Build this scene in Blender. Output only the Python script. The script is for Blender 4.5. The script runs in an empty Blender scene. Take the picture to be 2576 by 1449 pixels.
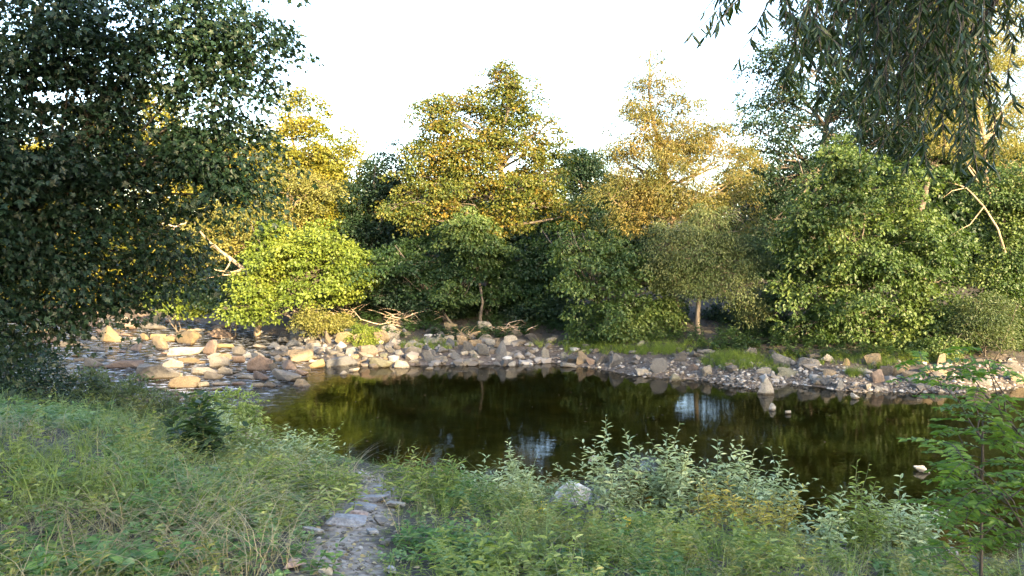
import bpy, math, random
import numpy as np
from mathutils import Vector, Matrix

RNG = np.random.default_rng(20240817)
random.seed(5)
SC = bpy.context.scene
COL = SC.collection
pi = math.pi

# ------------------------------------------------------------------ camera
CAM_H, PITCH, F = 4.0, math.radians(3.5), 1860.5      # F: focal length in photo pixels (2576 wide)
CX, CY = 1288.0, 724.5
cp, sp = math.cos(PITCH), math.sin(PITCH)

def ray(px, py):
    dx, dy = (px - CX) / F, (CY - py) / F
    return np.array([dx, cp + dy * sp, -sp + dy * cp])

def on_plane(px, py, z=0.0):
    d = ray(px, py)
    t = (z - CAM_H) / d[2]
    return np.array([d[0] * t, d[1] * t, z])

def at_depth(px, py, y):
    d = ray(px, py)
    t = y / d[1]
    return np.array([d[0] * t, y, CAM_H + d[2] * t])

# ------------------------------------------------------------------ terrain
near_px = [(-900, 905), (-400, 925), (0, 960), (300, 1020), (620, 1090), (850, 1150), (1000, 1180), (1300, 1235), (1450, 1255),
           (1700, 1295), (2040, 1350), (2300, 1385), (2576, 1410), (3100, 1440)]
far_px = [(-900, 800), (-300, 795), (200, 800), (450, 803), (600, 822), (720, 850), (790, 895), (850, 912), (1000, 920), (1250, 917),
          (1400, 913), (1500, 928), (1620, 948), (1750, 955), (1890, 978), (1990, 964), (2150, 985), (2400, 988), (2576, 972), (3100, 960)]
NP = np.array([on_plane(*p)[:2] for p in near_px])
FP = np.array([on_plane(*p)[:2] for p in far_px])
NP = NP[np.argsort(NP[:, 0])]
FP = FP[np.argsort(FP[:, 0])]

def y_near(x): return np.interp(x, NP[:, 0], NP[:, 1])
def y_far(x): return np.interp(x, FP[:, 0], FP[:, 1])
def sst(a, b, x):
    t = np.clip((x - a) / (b - a), 0, 1)
    return t * t * (3 - 2 * t)

def vnoise(x, y, s, seed=0):
    # cheap smooth value noise
    x = np.asarray(x, float) * s + seed * 17.13
    y = np.asarray(y, float) * s - seed * 9.7
    xi, yi = np.floor(x), np.floor(y)
    fx, fy = x - xi, y - yi
    fx, fy = fx * fx * (3 - 2 * fx), fy * fy * (3 - 2 * fy)
    def h(a, b):
        v = np.sin(a * 127.1 + b * 311.7 + seed * 74.7) * 43758.5453
        return v - np.floor(v)
    return (h(xi, yi) * (1 - fx) + h(xi + 1, yi) * fx) * (1 - fy) + (h(xi, yi + 1) * (1 - fx) + h(xi + 1, yi + 1) * fx) * fy - 0.5

def height(x, y):
    x = np.asarray(x, float); y = np.asarray(y, float)
    n = y_near(x) - y
    s = y - y_far(x)
    nb = 0.10 * np.tanh(np.maximum(n, 0) / 0.3) + 2.4 * (1 - np.exp(-(np.maximum(n, 0) / 7.0) ** 1.45)) + 0.012 * np.maximum(n - 9, 0)
    nb = np.minimum(nb, 2.62 + 0.02 * n)
    fb = 0.10 * np.tanh(np.maximum(s, 0) / 0.5) + 2.5 * (1 - np.exp(-np.maximum(s, 0) * 0.075)) + 0.04 * np.maximum(s - 25, 0)
    dist = np.minimum(-n, -s)
    rap = sst(-4.5, -8.0, x) * sst(18, 22, y)
    bed = -(0.75 * (1 - np.exp(-np.maximum(dist, 0) * 0.45))) * (1 - rap) - rap * 0.16 * np.tanh(np.maximum(dist, 0) / 0.5)
    z = np.where(n > 0, nb, np.where(s > 0, fb, bed))
    rough = 0.10 * vnoise(x, y, 0.8, 1) + 0.05 * vnoise(x, y, 2.3, 2)
    amp = np.clip(np.abs(np.where(n > 0, n, np.where(s > 0, s, dist))) * 0.8, 0.1, 1)
    return z + rough * amp

def surf(x, y): return np.maximum(height(x, y), 0.0)

def hit(px, py, water=True):
    """ground (or water) point seen at a photo pixel"""
    d = ray(px, py)
    ts = np.concatenate([np.arange(1.0, 14, 0.03), np.arange(14, 70, 0.08)])
    X, Y, Z = d[0] * ts, d[1] * ts, CAM_H + d[2] * ts
    g = surf(X, Y) if water else height(X, Y)
    k = np.argmax(Z <= g)
    return np.array([X[k], Y[k], g[k]])

PATH_PX = [(850, 1500), (862, 1440), (872, 1385), (890, 1330), (915, 1285), (945, 1250), (958, 1222), (930, 1200), (905, 1185)]
PATH = np.array([hit(*p)[:2] for p in PATH_PX])
PATH = np.vstack([[PATH[0] + (PATH[0] - PATH[1]) * 6], PATH])
PATHW = np.array([0.25, 0.23, 0.215, 0.205, 0.22, 0.25, 0.24, 0.2, 0.15, 0.1])

def path_dist(x, y):
    """distance to the path's edge in metres (negative on the path)"""
    x = np.asarray(x, float); y = np.asarray(y, float)
    best = np.full(x.shape, 99.0)
    for i in range(len(PATH) - 1):
        a, b = PATH[i], PATH[i + 1]
        d = b - a
        t = np.clip(((x - a[0]) * d[0] + (y - a[1]) * d[1]) / (d @ d), 0, 1)
        w = PATHW[i] * (1 - t) + PATHW[i + 1] * t
        best = np.minimum(best, np.hypot(x - a[0] - t * d[0], y - a[1] - t * d[1]) - w)
    return best

# ------------------------------------------------------------------ mesh helpers
class MB:
    def __init__(s): s.v, s.f, s.n = [], [], 0
    def add(s, V, faces, mi=0):
        V = np.asarray(V, float).reshape(-1, 3)
        s.v.append(V)
        for Fa in faces:
            s.f.append((np.asarray(Fa, np.int64) + s.n, mi))
        s.n += len(V)
    def mesh(s, name, mats, smooth=False):
        me = bpy.data.meshes.new(name)
        V = np.concatenate(s.v).astype(np.float32)
        me.vertices.add(len(V)); me.vertices.foreach_set("co", V.ravel())
        loops = np.concatenate([a.ravel() for a, _ in s.f]).astype(np.int32)
        tot = np.concatenate([np.full(len(a), a.shape[1]) for a, _ in s.f])
        mi = np.concatenate([np.full(len(a), m) for a, m in s.f]).astype(np.int32)
        start = (np.cumsum(tot) - tot).astype(np.int32)
        me.loops.add(len(loops)); me.loops.foreach_set("vertex_index", loops)
        me.polygons.add(len(tot)); me.polygons.foreach_set("loop_start", start)
        for m in (mats if isinstance(mats, (list, tuple)) else [mats]): me.materials.append(m)
        me.polygons.foreach_set("material_index", mi)
        me.polygons.foreach_set("use_smooth", np.full(len(tot), smooth))
        me.update(calc_edges=True)
        return me
    def build(s, name, mats, parent=None, loc=None, smooth=False):
        if loc is not None:
            s.v = [v - np.asarray(loc) for v in s.v]
        o = bpy.data.objects.new(name, s.mesh(name, mats, smooth))
        COL.objects.link(o)
        if parent is not None: o.parent = parent
        elif loc is not None: o.location = loc
        return o

def tag(o, label=None, cat=None, group=None, kind=None):
    if label: o["label"] = label
    if cat: o["category"] = cat
    if group: o["group"] = group
    if kind: o["kind"] = kind
    return o

def empty(name, loc, label, cat, group=None):
    o = bpy.data.objects.new(name, None)
    o.empty_display_size = 0.2
    COL.objects.link(o); o.location = loc
    return tag(o, label, cat, group)

def nrmz(a): return a / np.maximum(np.linalg.norm(a, axis=-1, keepdims=True), 1e-9)
def rnd3(n): return nrmz(RNG.normal(size=(n, 3)))

T_QUAD = (np.array([(0, 0, 0), (.42, .5, .07), (1, 0, -.08), (.42, -.5, .07)]), [np.array([[0, 1, 2, 3]])])
T_OV = (np.array([(0, 0, 0), (.28, .48, .07), (.68, .36, .04), (1, 0, -.13), (.68, -.36, .04), (.28, -.48, .07)]),
        [np.array([[0, 1, 2, 3], [0, 3, 4, 5]])])
T_LANCE = (np.array([(0, 0, 0), (.3, .5, .05), (.66, .4, .0), (1, 0, -.16), (.66, -.4, .0), (.3, -.5, .05)]),
           [np.array([[0, 1, 2, 3], [0, 3, 4, 5]])])
T_MAPLE = (np.array([(.35, 0, .0), (0, 0, 0), (-.05, .34, -.04), (.2, .26, .0), (.52, .62, -.05), (.6, .22, .02), (1.02, 0, -.1),
                     (.6, -.22, .02), (.52, -.62, -.05), (.2, -.26, .0), (-.05, -.34, -.04)]),
           [np.array([[0, i, i + 1] for i in range(1, 10)] + [[0, 10, 1]])])

def leaves(mb, pos, axis, nrm, L, W, tmpl=T_QUAD, mi=0):
    n = len(pos)
    if n == 0: return
    axis = nrmz(axis)
    side = nrmz(np.cross(nrm, axis))
    up = np.cross(axis, side)
    t, faces = tmpl
    k = len(t)
    L = np.broadcast_to(np.asarray(L, float), (n,))[:, None, None]
    W = np.broadcast_to(np.asarray(W, float), (n,))[:, None, None]
    V = pos[:, None, :] + L * t[None, :, 0:1] * axis[:, None, :] + W * t[None, :, 1:2] * side[:, None, :] + L * t[None, :, 2:3] * up[:, None, :]
    off = (np.arange(n) * k)[:, None, None]
    mb.add(V, [(f[None] + off).reshape(-1, f.shape[1]) for f in faces], mi)

def tube(mb, pts, rad, sides=5, mi=0, cap=True):
    pts = np.asarray(pts, float); n = len(pts)
    rad = np.broadcast_to(np.asarray(rad, float), (n,))
    tan = nrmz(np.gradient(pts, axis=0))
    ref = np.array([0.31, 0.9, 0.2]) if abs(tan[0][2]) > 0.6 else np.array([0.1, 0.2, 1.0])
    u = nrmz(np.cross(tan, ref)); w = np.cross(tan, u)
    a = np.arange(sides) * 2 * pi / sides
    V = pts[:, None] + rad[:, None, None] * (np.cos(a)[None, :, None] * u[:, None] + np.sin(a)[None, :, None] * w[:, None])
    i = np.arange(n - 1)[:, None] * sides; j = np.arange(sides)[None]; j2 = (j + 1) % sides
    Q = np.stack([i + j, i + j2, i + sides + j2, i + sides + j], -1).reshape(-1, 4)
    fs = [Q]
    if cap:
        fs.append(np.array([[(n - 1) * sides + q for q in range(sides)]]))
    mb.add(V.reshape(-1, 3), fs, mi)

def bend(a, b, n=5, sag=0.1, jit=0.03):
    a = np.asarray(a, float); b = np.asarray(b, float)
    t = np.linspace(0, 1, n)[:, None]
    L = np.linalg.norm(b - a)
    p = a + (b - a) * t
    p[:, 2] += (np.sin(t[:, 0] * pi) * sag * L)
    j = RNG.normal(size=(n, 3)) * jit * L
    j[0] = 0; j[-1] = 0
    return p + j

# ------------------------------------------------------------------ materials
def newmat(name):
    m = bpy.data.materials.new(name); m.use_nodes = True
    nt = m.node_tree; nt.nodes.clear()
    return m, nt, lambda t, **k: _node(nt, t, k)

def _node(nt, t, k):
    n = nt.nodes.new(t)
    for a, b in k.items(): setattr(n, a, b)
    return n

def ramp(nt, stops, interp='LINEAR'):
    n = nt.nodes.new('ShaderNodeValToRGB'); cr = n.color_ramp; cr.interpolation = interp
    while len(cr.elements) < len(stops): cr.elements.new(0.5)
    for e, (p, c) in zip(cr.elements, stops):
        e.position = p; e.color = (*c, 1)
    return n

def leafmat(name, cols, trans=0.34, rough=0.5, spec=0.35, nscale=0.55, nmix=0.6):
    """cols: three leaf colours; each leaf picks between them, whole sprays lean one way"""
    m, nt, N = newmat(name)
    L = nt.links.new
    geo = N('ShaderNodeNewGeometry'); tc = N('ShaderNodeTexCoord')
    noi = N('ShaderNodeTexNoise'); noi.inputs['Scale'].default_value = nscale; noi.inputs['Detail'].default_value = 3
    L(tc.outputs['Object'], noi.inputs['Vector'])
    mp = N('ShaderNodeMapRange'); mp.inputs[1].default_value = 0.3; mp.inputs[2].default_value = 0.7
    L(noi.outputs['Fac'], mp.inputs[0])
    mx = N('ShaderNodeMix'); mx.inputs[0].default_value = nmix
    L(geo.outputs['Random Per Island'], mx.inputs[2]); L(mp.outputs[0], mx.inputs[3])
    r = ramp(nt, [(0.08, cols[0]), (0.5, cols[1]), (0.92, cols[2])])
    L(mx.outputs[0], r.inputs[0])
    p = N('ShaderNodeBsdfPrincipled'); p.inputs['Roughness'].default_value = rough
    p.inputs['Specular IOR Level'].default_value = spec
    L(r.outputs[0], p.inputs['Base Color'])
    tr = N('ShaderNodeBsdfTranslucent')
    hs = N('ShaderNodeMixRGB', blend_type='MULTIPLY'); hs.inputs[0].default_value = 1; hs.inputs[2].default_value = (1.5, 1.55, 0.6, 1)
    L(r.outputs[0], hs.inputs[1]); L(hs.outputs[0], tr.inputs['Color'])
    ms = N('ShaderNodeMixShader'); ms.inputs[0].default_value = trans
    L(p.outputs[0], ms.inputs[1]); L(tr.outputs[0], ms.inputs[2])
    out = N('ShaderNodeOutputMaterial'); L(ms.outputs[0], out.inputs[0])
    return m

def barkmat(name, c1, c2, scale=9):
    m, nt, N = newmat(name); L = nt.links.new
    tc = N('ShaderNodeTexCoord'); mpn = N('ShaderNodeMapping'); mpn.inputs['Scale'].default_value = (1, 1, 0.25)
    L(tc.outputs['Object'], mpn.inputs[0])
    noi = N('ShaderNodeTexNoise'); noi.inputs['Scale'].default_value = scale; noi.inputs['Detail'].default_value = 6
    L(mpn.outputs[0], noi.inputs['Vector'])
    r = ramp(nt, [(0.35, c1), (0.65, c2)]); L(noi.outputs['Fac'], r.inputs[0])
    p = N('ShaderNodeBsdfPrincipled'); p.inputs['Roughness'].default_value = 0.85
    L(r.outputs[0], p.inputs['Base Color'])
    b = N('ShaderNodeBump'); b.inputs['Strength'].default_value = 0.6; b.inputs['Distance'].default_value = 0.03
    L(noi.outputs['Fac'], b.inputs['Height']); L(b.outputs[0], p.inputs['Normal'])
    out = N('ShaderNodeOutputMaterial'); L(p.outputs[0], out.inputs[0])
    return m

BARK = barkmat('bark_grey', (0.045, 0.036, 0.028), (0.12, 0.10, 0.08))
BARK_PALE = barkmat('bark_pale', (0.13, 0.09, 0.055), (0.30, 0.23, 0.15))
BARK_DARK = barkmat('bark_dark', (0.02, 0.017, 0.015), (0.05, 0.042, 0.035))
DEADWOOD = barkmat('dead_wood', (0.20, 0.15, 0.11), (0.40, 0.31, 0.23))
STEM = barkmat('green_stem', (0.06, 0.09, 0.03), (0.14, 0.15, 0.06), 30)
STEM_RED = barkmat('red_stem', (0.10, 0.07, 0.04), (0.18, 0.14, 0.07), 30)

LM = {
 'maple_gold': leafmat('leaf_gold_maple', [(0.072, 0.098, 0.015), (0.145, 0.145, 0.018), (0.22, 0.165, 0.02)]),
 'hazel_bright': leafmat('leaf_bright_hazel', [(0.055, 0.09, 0.013), (0.1, 0.14, 0.019), (0.18, 0.205, 0.03)]),
 'olive': leafmat('leaf_olive', [(0.09, 0.105, 0.028), (0.14, 0.14, 0.034), (0.2, 0.175, 0.05)]),
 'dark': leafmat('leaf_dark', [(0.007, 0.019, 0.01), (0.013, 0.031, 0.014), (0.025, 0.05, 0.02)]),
 'mixed': leafmat('leaf_turning', [(0.032, 0.062, 0.013), (0.09, 0.105, 0.018), (0.19, 0.12, 0.019)], nscale=0.9, nmix=0.55),  # orange holds the low sun's warmth as well as turning leaves
 'mid': leafmat('leaf_mid', [(0.011, 0.03, 0.011), (0.022, 0.048, 0.014), (0.048, 0.082, 0.02)]),
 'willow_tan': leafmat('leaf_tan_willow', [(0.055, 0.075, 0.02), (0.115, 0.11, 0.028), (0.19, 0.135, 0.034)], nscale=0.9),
 'hazel': leafmat('leaf_hazel', [(0.024, 0.05, 0.014), (0.05, 0.085, 0.021), (0.115, 0.15, 0.04)]),
 'grey': leafmat('leaf_grey_willow', [(0.028, 0.05, 0.017), (0.06, 0.085, 0.03), (0.12, 0.135, 0.055)]),
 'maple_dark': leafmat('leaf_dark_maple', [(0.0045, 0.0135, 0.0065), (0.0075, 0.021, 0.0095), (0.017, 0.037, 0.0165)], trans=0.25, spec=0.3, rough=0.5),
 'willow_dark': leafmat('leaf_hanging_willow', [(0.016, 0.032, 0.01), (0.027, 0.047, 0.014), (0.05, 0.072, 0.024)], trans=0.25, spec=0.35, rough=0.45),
 'robinia': leafmat('leaf_robinia', [(0.04, 0.085, 0.012), (0.07, 0.135, 0.018), (0.125, 0.2, 0.035)], trans=0.4),
 'salix': leafmat('leaf_silver_willow', [(0.17, 0.23, 0.12), (0.29, 0.36, 0.21), (0.42, 0.48, 0.33)], trans=0.25, spec=0.5, rough=0.42),
 'salix_sun_yellow': leafmat('leaf_sun_yellow_willow', [(0.22, 0.2, 0.04), (0.34, 0.295, 0.065), (0.44, 0.38, 0.11)], trans=0.3),  # yellow leaf colour stands in for sunlight on these shoots
 'herb': leafmat('leaf_herb', [(0.05, 0.085, 0.018), (0.15, 0.205, 0.045), (0.34, 0.38, 0.15)], nscale=0.9),
 'herb_cool': leafmat('leaf_herb_cool', [(0.03, 0.085, 0.022), (0.095, 0.185, 0.05), (0.25, 0.35, 0.16)], nscale=0.9),
 'herb_warm': leafmat('leaf_herb_warm', [(0.06, 0.075, 0.018), (0.18, 0.19, 0.05), (0.4, 0.38, 0.16)], nscale=0.9),
 'grass': leafmat('blade_grass', [(0.085, 0.13, 0.03), (0.16, 0.22, 0.05), (0.27, 0.3, 0.1)], nscale=0.7),
 'straw': leafmat('blade_straw', [(0.20, 0.165, 0.085), (0.29, 0.24, 0.13), (0.40, 0.34, 0.20)], nscale=0.7, trans=0.2),
 'moss_grass': leafmat('blade_bank_grass', [(0.08, 0.12, 0.02), (0.13, 0.18, 0.025), (0.19, 0.23, 0.04)]),
 'flower': leafmat('petal_yellow', [(0.5, 0.36, 0.03), (0.6, 0.43, 0.03), (0.7, 0.5, 0.05)]),
 'ochre': leafmat('leaf_fallen', [(0.03, 0.02, 0.01), (0.065, 0.043, 0.02), (0.13, 0.09, 0.04)], trans=0.1),
}

def rockmat():
    m, nt, N = newmat('river_stone'); L = nt.links.new
    oi = N('ShaderNodeObjectInfo'); tc = N('ShaderNodeTexCoord'); geo = N('ShaderNodeNewGeometry')
    add = N('ShaderNodeVectorMath', operation='ADD')
    ml = N('ShaderNodeVectorMath', operation='SCALE'); L(oi.outputs['Location'], ml.inputs[0]); ml.inputs['Scale'].default_value = 3.7
    L(geo.outputs['Position'], add.inputs[0]); L(ml.outputs[0], add.inputs[1])
    n1 = N('ShaderNodeTexNoise'); n1.inputs['Scale'].default_value = 5; n1.inputs['Detail'].default_value = 8; n1.inputs['Roughness'].default_value = 0.65
    L(add.outputs[0], n1.inputs['Vector'])
    n2 = N('ShaderNodeTexNoise'); n2.inputs['Scale'].default_value = 28; n2.inputs['Detail'].default_value = 6
    L(add.outputs[0], n2.inputs['Vector'])
    r1 = ramp(nt, [(0.3, (0.62, 0.6, 0.58)), (0.5, (1, 1, 1)), (0.7, (1.25, 1.2, 1.12))]); L(n1.outputs['Fac'], r1.inputs[0])
    mul = N('ShaderNodeMixRGB', blend_type='MULTIPLY'); mul.inputs[0].default_value = 1
    L(oi.outputs['Color'], mul.inputs[1]); L(r1.outputs[0], mul.inputs[2])
    r2 = ramp(nt, [(0.38, (0.75, 0.73, 0.7)), (0.6, (1.1, 1.1, 1.08))]); L(n2.outputs['Fac'], r2.inputs[0])
    mul2 = N('ShaderNodeMixRGB', blend_type='MULTIPLY'); mul2.inputs[0].default_value = 0.8
    L(mul.outputs[0], mul2.inputs[1]); L(r2.outputs[0], mul2.inputs[2])
    # wet band just above the water line
    sx = N('ShaderNodeSeparateXYZ'); L(geo.outputs['Position'], sx.inputs[0])
    wz = N('ShaderNodeMath', operation='MULTIPLY_ADD'); L(n1.outputs['Fac'], wz.inputs[0]); wz.inputs[1].default_value = -0.09; L(sx.outputs['Z'], wz.inputs[2])
    mr = N('ShaderNodeMapRange'); mr.inputs[1].default_value = -0.02; mr.inputs[2].default_value = 0.02; mr.inputs[3].default_value = 1; mr.inputs[4].default_value = 0
    L(wz.outputs[0], mr.inputs[0])
    wet = N('ShaderNodeMixRGB', blend_type='MULTIPLY'); L(mr.outputs[0], wet.inputs[0]); wet.inputs[2].default_value = (0.38, 0.34, 0.29, 1)
    L(mul2.outputs[0], wet.inputs[1])
    p = N('ShaderNodeBsdfPrincipled'); L(wet.outputs[0], p.inputs['Base Color'])
    rr = N('ShaderNodeMapRange'); rr.inputs[3].default_value = 0.78; rr.inputs[4].default_value = 0.25; L(mr.outputs[0], rr.inputs[0])
    L(rr.outputs[0], p.inputs['Roughness'])
    b = N('ShaderNodeBump'); b.inputs['Strength'].default_value = 0.7; b.inputs['Distance'].default_value = 0.03
    ad = N('ShaderNodeMath', operation='ADD'); L(n1.outputs['Fac'], ad.inputs[0]); L(n2.outputs['Fac'], ad.inputs[1])
    L(ad.outputs[0], b.inputs['Height']); L(b.outputs[0], p.inputs['Normal'])
    out = N('ShaderNodeOutputMaterial'); L(p.outputs[0], out.inputs[0])
    return m
ROCK = rockmat()

def pebblemat():
    m, nt, N = newmat('pebble'); L = nt.links.new
    geo = N('ShaderNodeNewGeometry')
    r = ramp(nt, [(0.0, (0.05, 0.042, 0.034)), (0.5, (0.11, 0.095, 0.08)), (0.8, (0.18, 0.16, 0.14)), (1, (0.34, 0.32, 0.29))])
    L(geo.outputs['Random Per Island'], r.inputs[0])
    p = N('ShaderNodeBsdfPrincipled'); p.inputs['Roughness'].default_value = 0.75; L(r.outputs[0], p.inputs['Base Color'])
    out = N('ShaderNodeOutputMaterial'); L(p.outputs[0], out.inputs[0])
    return m
PEBBLE = pebblemat()

def groundmat():
    m, nt, N = newmat('bank_soil'); L = nt.links.new
    geo = N('ShaderNodeNewGeometry')
    ap = N('ShaderNodeAttribute', attribute_name='path'); ag = N('ShaderNodeAttribute', attribute_name='gravel'); ab = N('ShaderNodeAttribute', attribute_name='bed')
    n1 = N('ShaderNodeTexNoise'); n1.inputs['Scale'].default_value = 1.4; n1.inputs['Detail'].default_value = 8; L(geo.outputs['Position'], n1.inputs['Vector'])
    n2 = N('ShaderNodeTexNoise'); n2.inputs['Scale'].default_value = 16; n2.inputs['Detail'].default_value = 6; L(geo.outputs['Position'], n2.inputs['Vector'])
    vo = N('ShaderNodeTexVoronoi'); vo.inputs['Scale'].default_value = 14; L(geo.outputs['Position'], vo.inputs['Vector'])
    soil = ramp(nt, [(0.35, (0.012, 0.010, 0.007)), (0.6, (0.032, 0.025, 0.016)), (0.75, (0.036, 0.038, 0.016))]); L(n1.outputs['Fac'], soil.inputs[0])
    pth = ramp(nt, [(0.3, (0.11, 0.09, 0.073)), (0.5, (0.215, 0.18, 0.15)), (0.7, (0.33, 0.285, 0.245))]); L(n2.outputs['Fac'], pth.inputs[0])
    grv = ramp(nt, [(0.0, (0.035, 0.026, 0.02)), (0.6, (0.07, 0.054, 0.043)), (1, (0.12, 0.10, 0.085))]); L(vo.outputs['Color'], grv.inputs[0])
    bed = ramp(nt, [(0.3, (0.025, 0.022, 0.008)), (0.55, (0.068, 0.056, 0.019)), (0.72, (0.13, 0.10, 0.034))]); L(n1.outputs['Fac'], bed.inputs[0])
    def mix(a, b, f):
        x = N('ShaderNodeMixRGB'); L(f, x.inputs[0]); L(a, x.inputs[1]); L(b, x.inputs[2]); return x.outputs[0]
    c = mix(soil.outputs[0], grv.outputs[0], ag.outputs['Fac'])
    c = mix(c, pth.outputs[0], ap.outputs['Fac'])
    c = mix(c, bed.outputs[0], ab.outputs['Fac'])
    p = N('ShaderNodeBsdfPrincipled'); p.inputs['Roughness'].default_value = 0.9; L(c, p.inputs['Base Color'])
    b = N('ShaderNodeBump'); b.inputs['Strength'].default_value = 0.8; b.inputs['Distance'].default_value = 0.05
    L(n2.outputs['Fac'], b.inputs['Height']); L(b.outputs[0], p.inputs['Normal'])
    out = N('ShaderNodeOutputMaterial'); L(p.outputs[0], out.inputs[0])
    return m

def watermat():
    m, nt, N = newmat('river_water'); L = nt.links.new
    geo = N('ShaderNodeNewGeometry')
    mp = N('ShaderNodeMapping'); mp.inputs['Scale'].default_value = (0.75, 1.5, 1); L(geo.outputs['Position'], mp.inputs[0])
    n1 = N('ShaderNodeTexNoise'); n1.inputs['Scale'].default_value = 1.6; n1.inputs['Detail'].default_value = 3; L(mp.outputs[0], n1.inputs['Vector'])
    n2 = N('ShaderNodeTexNoise'); n2.inputs['Scale'].default_value = 5.5; n2.inputs['Detail'].default_value = 5; n2.inputs['Distortion'].default_value = 0.6; L(mp.outputs[0], n2.inputs['Vector'])
    sx = N('ShaderNodeSeparateXYZ'); L(geo.outputs['Position'], sx.inputs[0])
    rap = N('ShaderNodeMapRange', interpolation_type='SMOOTHSTEP'); rap.inputs[1].default_value = -5.0; rap.inputs[2].default_value = -8.0; L(sx.outputs['X'], rap.inputs[0])
    b1 = N('ShaderNodeBump'); b1.inputs['Strength'].default_value = 0.06; b1.inputs['Distance'].default_value = 0.04; L(n1.outputs['Fac'], b1.inputs['Height'])
    b2 = N('ShaderNodeBump'); b2.inputs['Distance'].default_value = 0.12; L(n2.outputs['Fac'], b2.inputs['Height']); L(b1.outputs[0], b2.inputs['Normal'])
    ms = N('ShaderNodeMath', operation='MULTIPLY_ADD'); L(rap.outputs[0], ms.inputs[0]); ms.inputs[1].default_value = 0.85; ms.inputs[2].default_value = 0.012
    L(ms.outputs[0], b2.inputs['Strength'])
    fr = N('ShaderNodeFresnel'); fr.inputs['IOR'].default_value = 1.33; L(b2.outputs[0], fr.inputs['Normal'])
    tr = N('ShaderNodeBsdfTransparent'); tr.inputs[0].default_value = (0.50, 0.45, 0.20, 1)
    gl = N('ShaderNodeBsdfGlossy'); gl.inputs['Roughness'].default_value = 0.015; L(b2.outputs[0], gl.inputs['Normal'])
    mx = N('ShaderNodeMixShader'); L(fr.outputs[0], mx.inputs[0]); L(tr.outputs[0], mx.inputs[1]); L(gl.outputs[0], mx.inputs[2])
    # broken white water between the riffle stones
    n3 = N('ShaderNodeTexNoise'); n3.inputs['Scale'].default_value = 3.2; n3.inputs['Detail'].default_value = 8; n3.inputs['Roughness'].default_value = 0.7; L(mp.outputs[0], n3.inputs['Vector'])
    fm = N('ShaderNodeMapRange'); fm.inputs[1].default_value = 0.50; fm.inputs[2].default_value = 0.66; L(n3.outputs['Fac'], fm.inputs[0])
    fk = N('ShaderNodeMath', operation='MULTIPLY'); L(fm.outputs[0], fk.inputs[0]); L(rap.outputs[0], fk.inputs[1])
    fk2 = N('ShaderNodeMath', operation='MULTIPLY'); L(fk.outputs[0], fk2.inputs[0]); fk2.inputs[1].default_value = 0.6
    df = N('ShaderNodeBsdfDiffuse'); df.inputs[0].default_value = (0.62, 0.66, 0.72, 1); L(b2.outputs[0], df.inputs['Normal'])
    m2 = N('ShaderNodeMixShader'); L(fk2.outputs[0], m2.inputs[0]); L(mx.outputs[0], m2.inputs[1]); L(df.outputs[0], m2.inputs[2])
    out = N('ShaderNodeOutputMaterial'); L(m2.outputs[0], out.inputs[0])
    return m

# ------------------------------------------------------------------ ground and river
def axis_pts(lo, hi, a, b, step, growth=1.22):
    pts = list(np.arange(a, b, step)); s = step
    x = pts[-1]
    while x < hi: s *= growth; x += s; pts.append(x)
    s = step; x = pts[0]
    while x > lo: s *= growth; x -= s; pts.insert(0, x)
    return np.array(pts)

def grid(xs, ys, zf):
    X, Y = np.meshgrid(xs, ys)
    V = np.stack([X, Y, zf(X, Y)], -1).reshape(-1, 3)
    nx, ny = len(xs), len(ys)
    i = (np.arange(ny - 1)[:, None] * nx + np.arange(nx - 1)[None]).ravel()
    return V, np.stack([i, i + 1, i + nx + 1, i + nx], -1)

xs = axis_pts(-420, 420, -22, 18, 0.11); ys = axis_pts(-300, 520, 1.0, 38, 0.11)
V, Q = grid(xs, ys, height)
mb = MB(); mb.add(V, [Q])
ground = mb.build('ground', groundmat(), smooth=True)
tag(ground, kind='structure')
def attr(o, name, vals):
    a = o.data.attributes.new(name, 'FLOAT', 'POINT'); a.data.foreach_set('value', vals.astype(np.float32))
gx, gy = V[:, 0], V[:, 1]
nzz = vnoise(gx, gy, 3.0, 3)
attr(ground, 'path', sst(0.10, -0.06, path_dist(gx, gy) + nzz * 0.18))
s_ = gy - y_far(gx)
attr(ground, 'gravel', np.where((s_ > -0.2) & (s_ < 8), sst(3.0, 0.8, s_ + nzz * 2.0), 0))
attr(ground, 'bed', sst(0.0, 0.35, np.minimum(gy - y_near(gx), y_far(gx) - gy)))

def water_z(x, y):
    rap = sst(-4.5, -8.0, x) * sst(18, 22, y)
    return rap * (0.045 * vnoise(x, y * 1.6, 1.7, 5) + 0.03 * vnoise(x, y, 4.0, 6)) + 0.0 * x
V, Q = grid(np.arange(-60, 60, 0.2), np.arange(4, 52, 0.2), water_z)
mb = MB(); mb.add(V, [Q])
river = mb.build('river', watermat(), smooth=True)
tag(river, kind='structure')

# ------------------------------------------------------------------ crowns and trees
def lobe(px, py, rx, ry, depth, dr=None):
    c = at_depth(px, py, depth)
    wx, wz = rx / F * depth, ry / F * depth
    return (c, np.array([wx, dr if dr else max(0.75 * wx, 0.5), wz]) * 1.06)

def sample_lobes(lobes, n, inner=0.4, power=0.55):
    w = np.array([r[0] * r[2] + r[1] * r[2] for _, r in lobes]); w = w / w.sum()
    idx = RNG.choice(len(lobes), n, p=w)
    C = np.array([lobes[i][0] for i in idx]); R = np.array([lobes[i][1] for i in idx])
    d = rnd3(n)
    rad = inner + (1 - inner) * RNG.random(n) ** power
    # ragged surface: a few sprays poke out, some stop short
    rad = rad * (1 + 0.16 * RNG.normal(size=n))
    return C + d * R * rad[:, None], nrmz(d / R), idx

HOLES = []      # openings in the near maple's crown (photo pixels: x, y, rx, ry, share of sprays missing)

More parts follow.
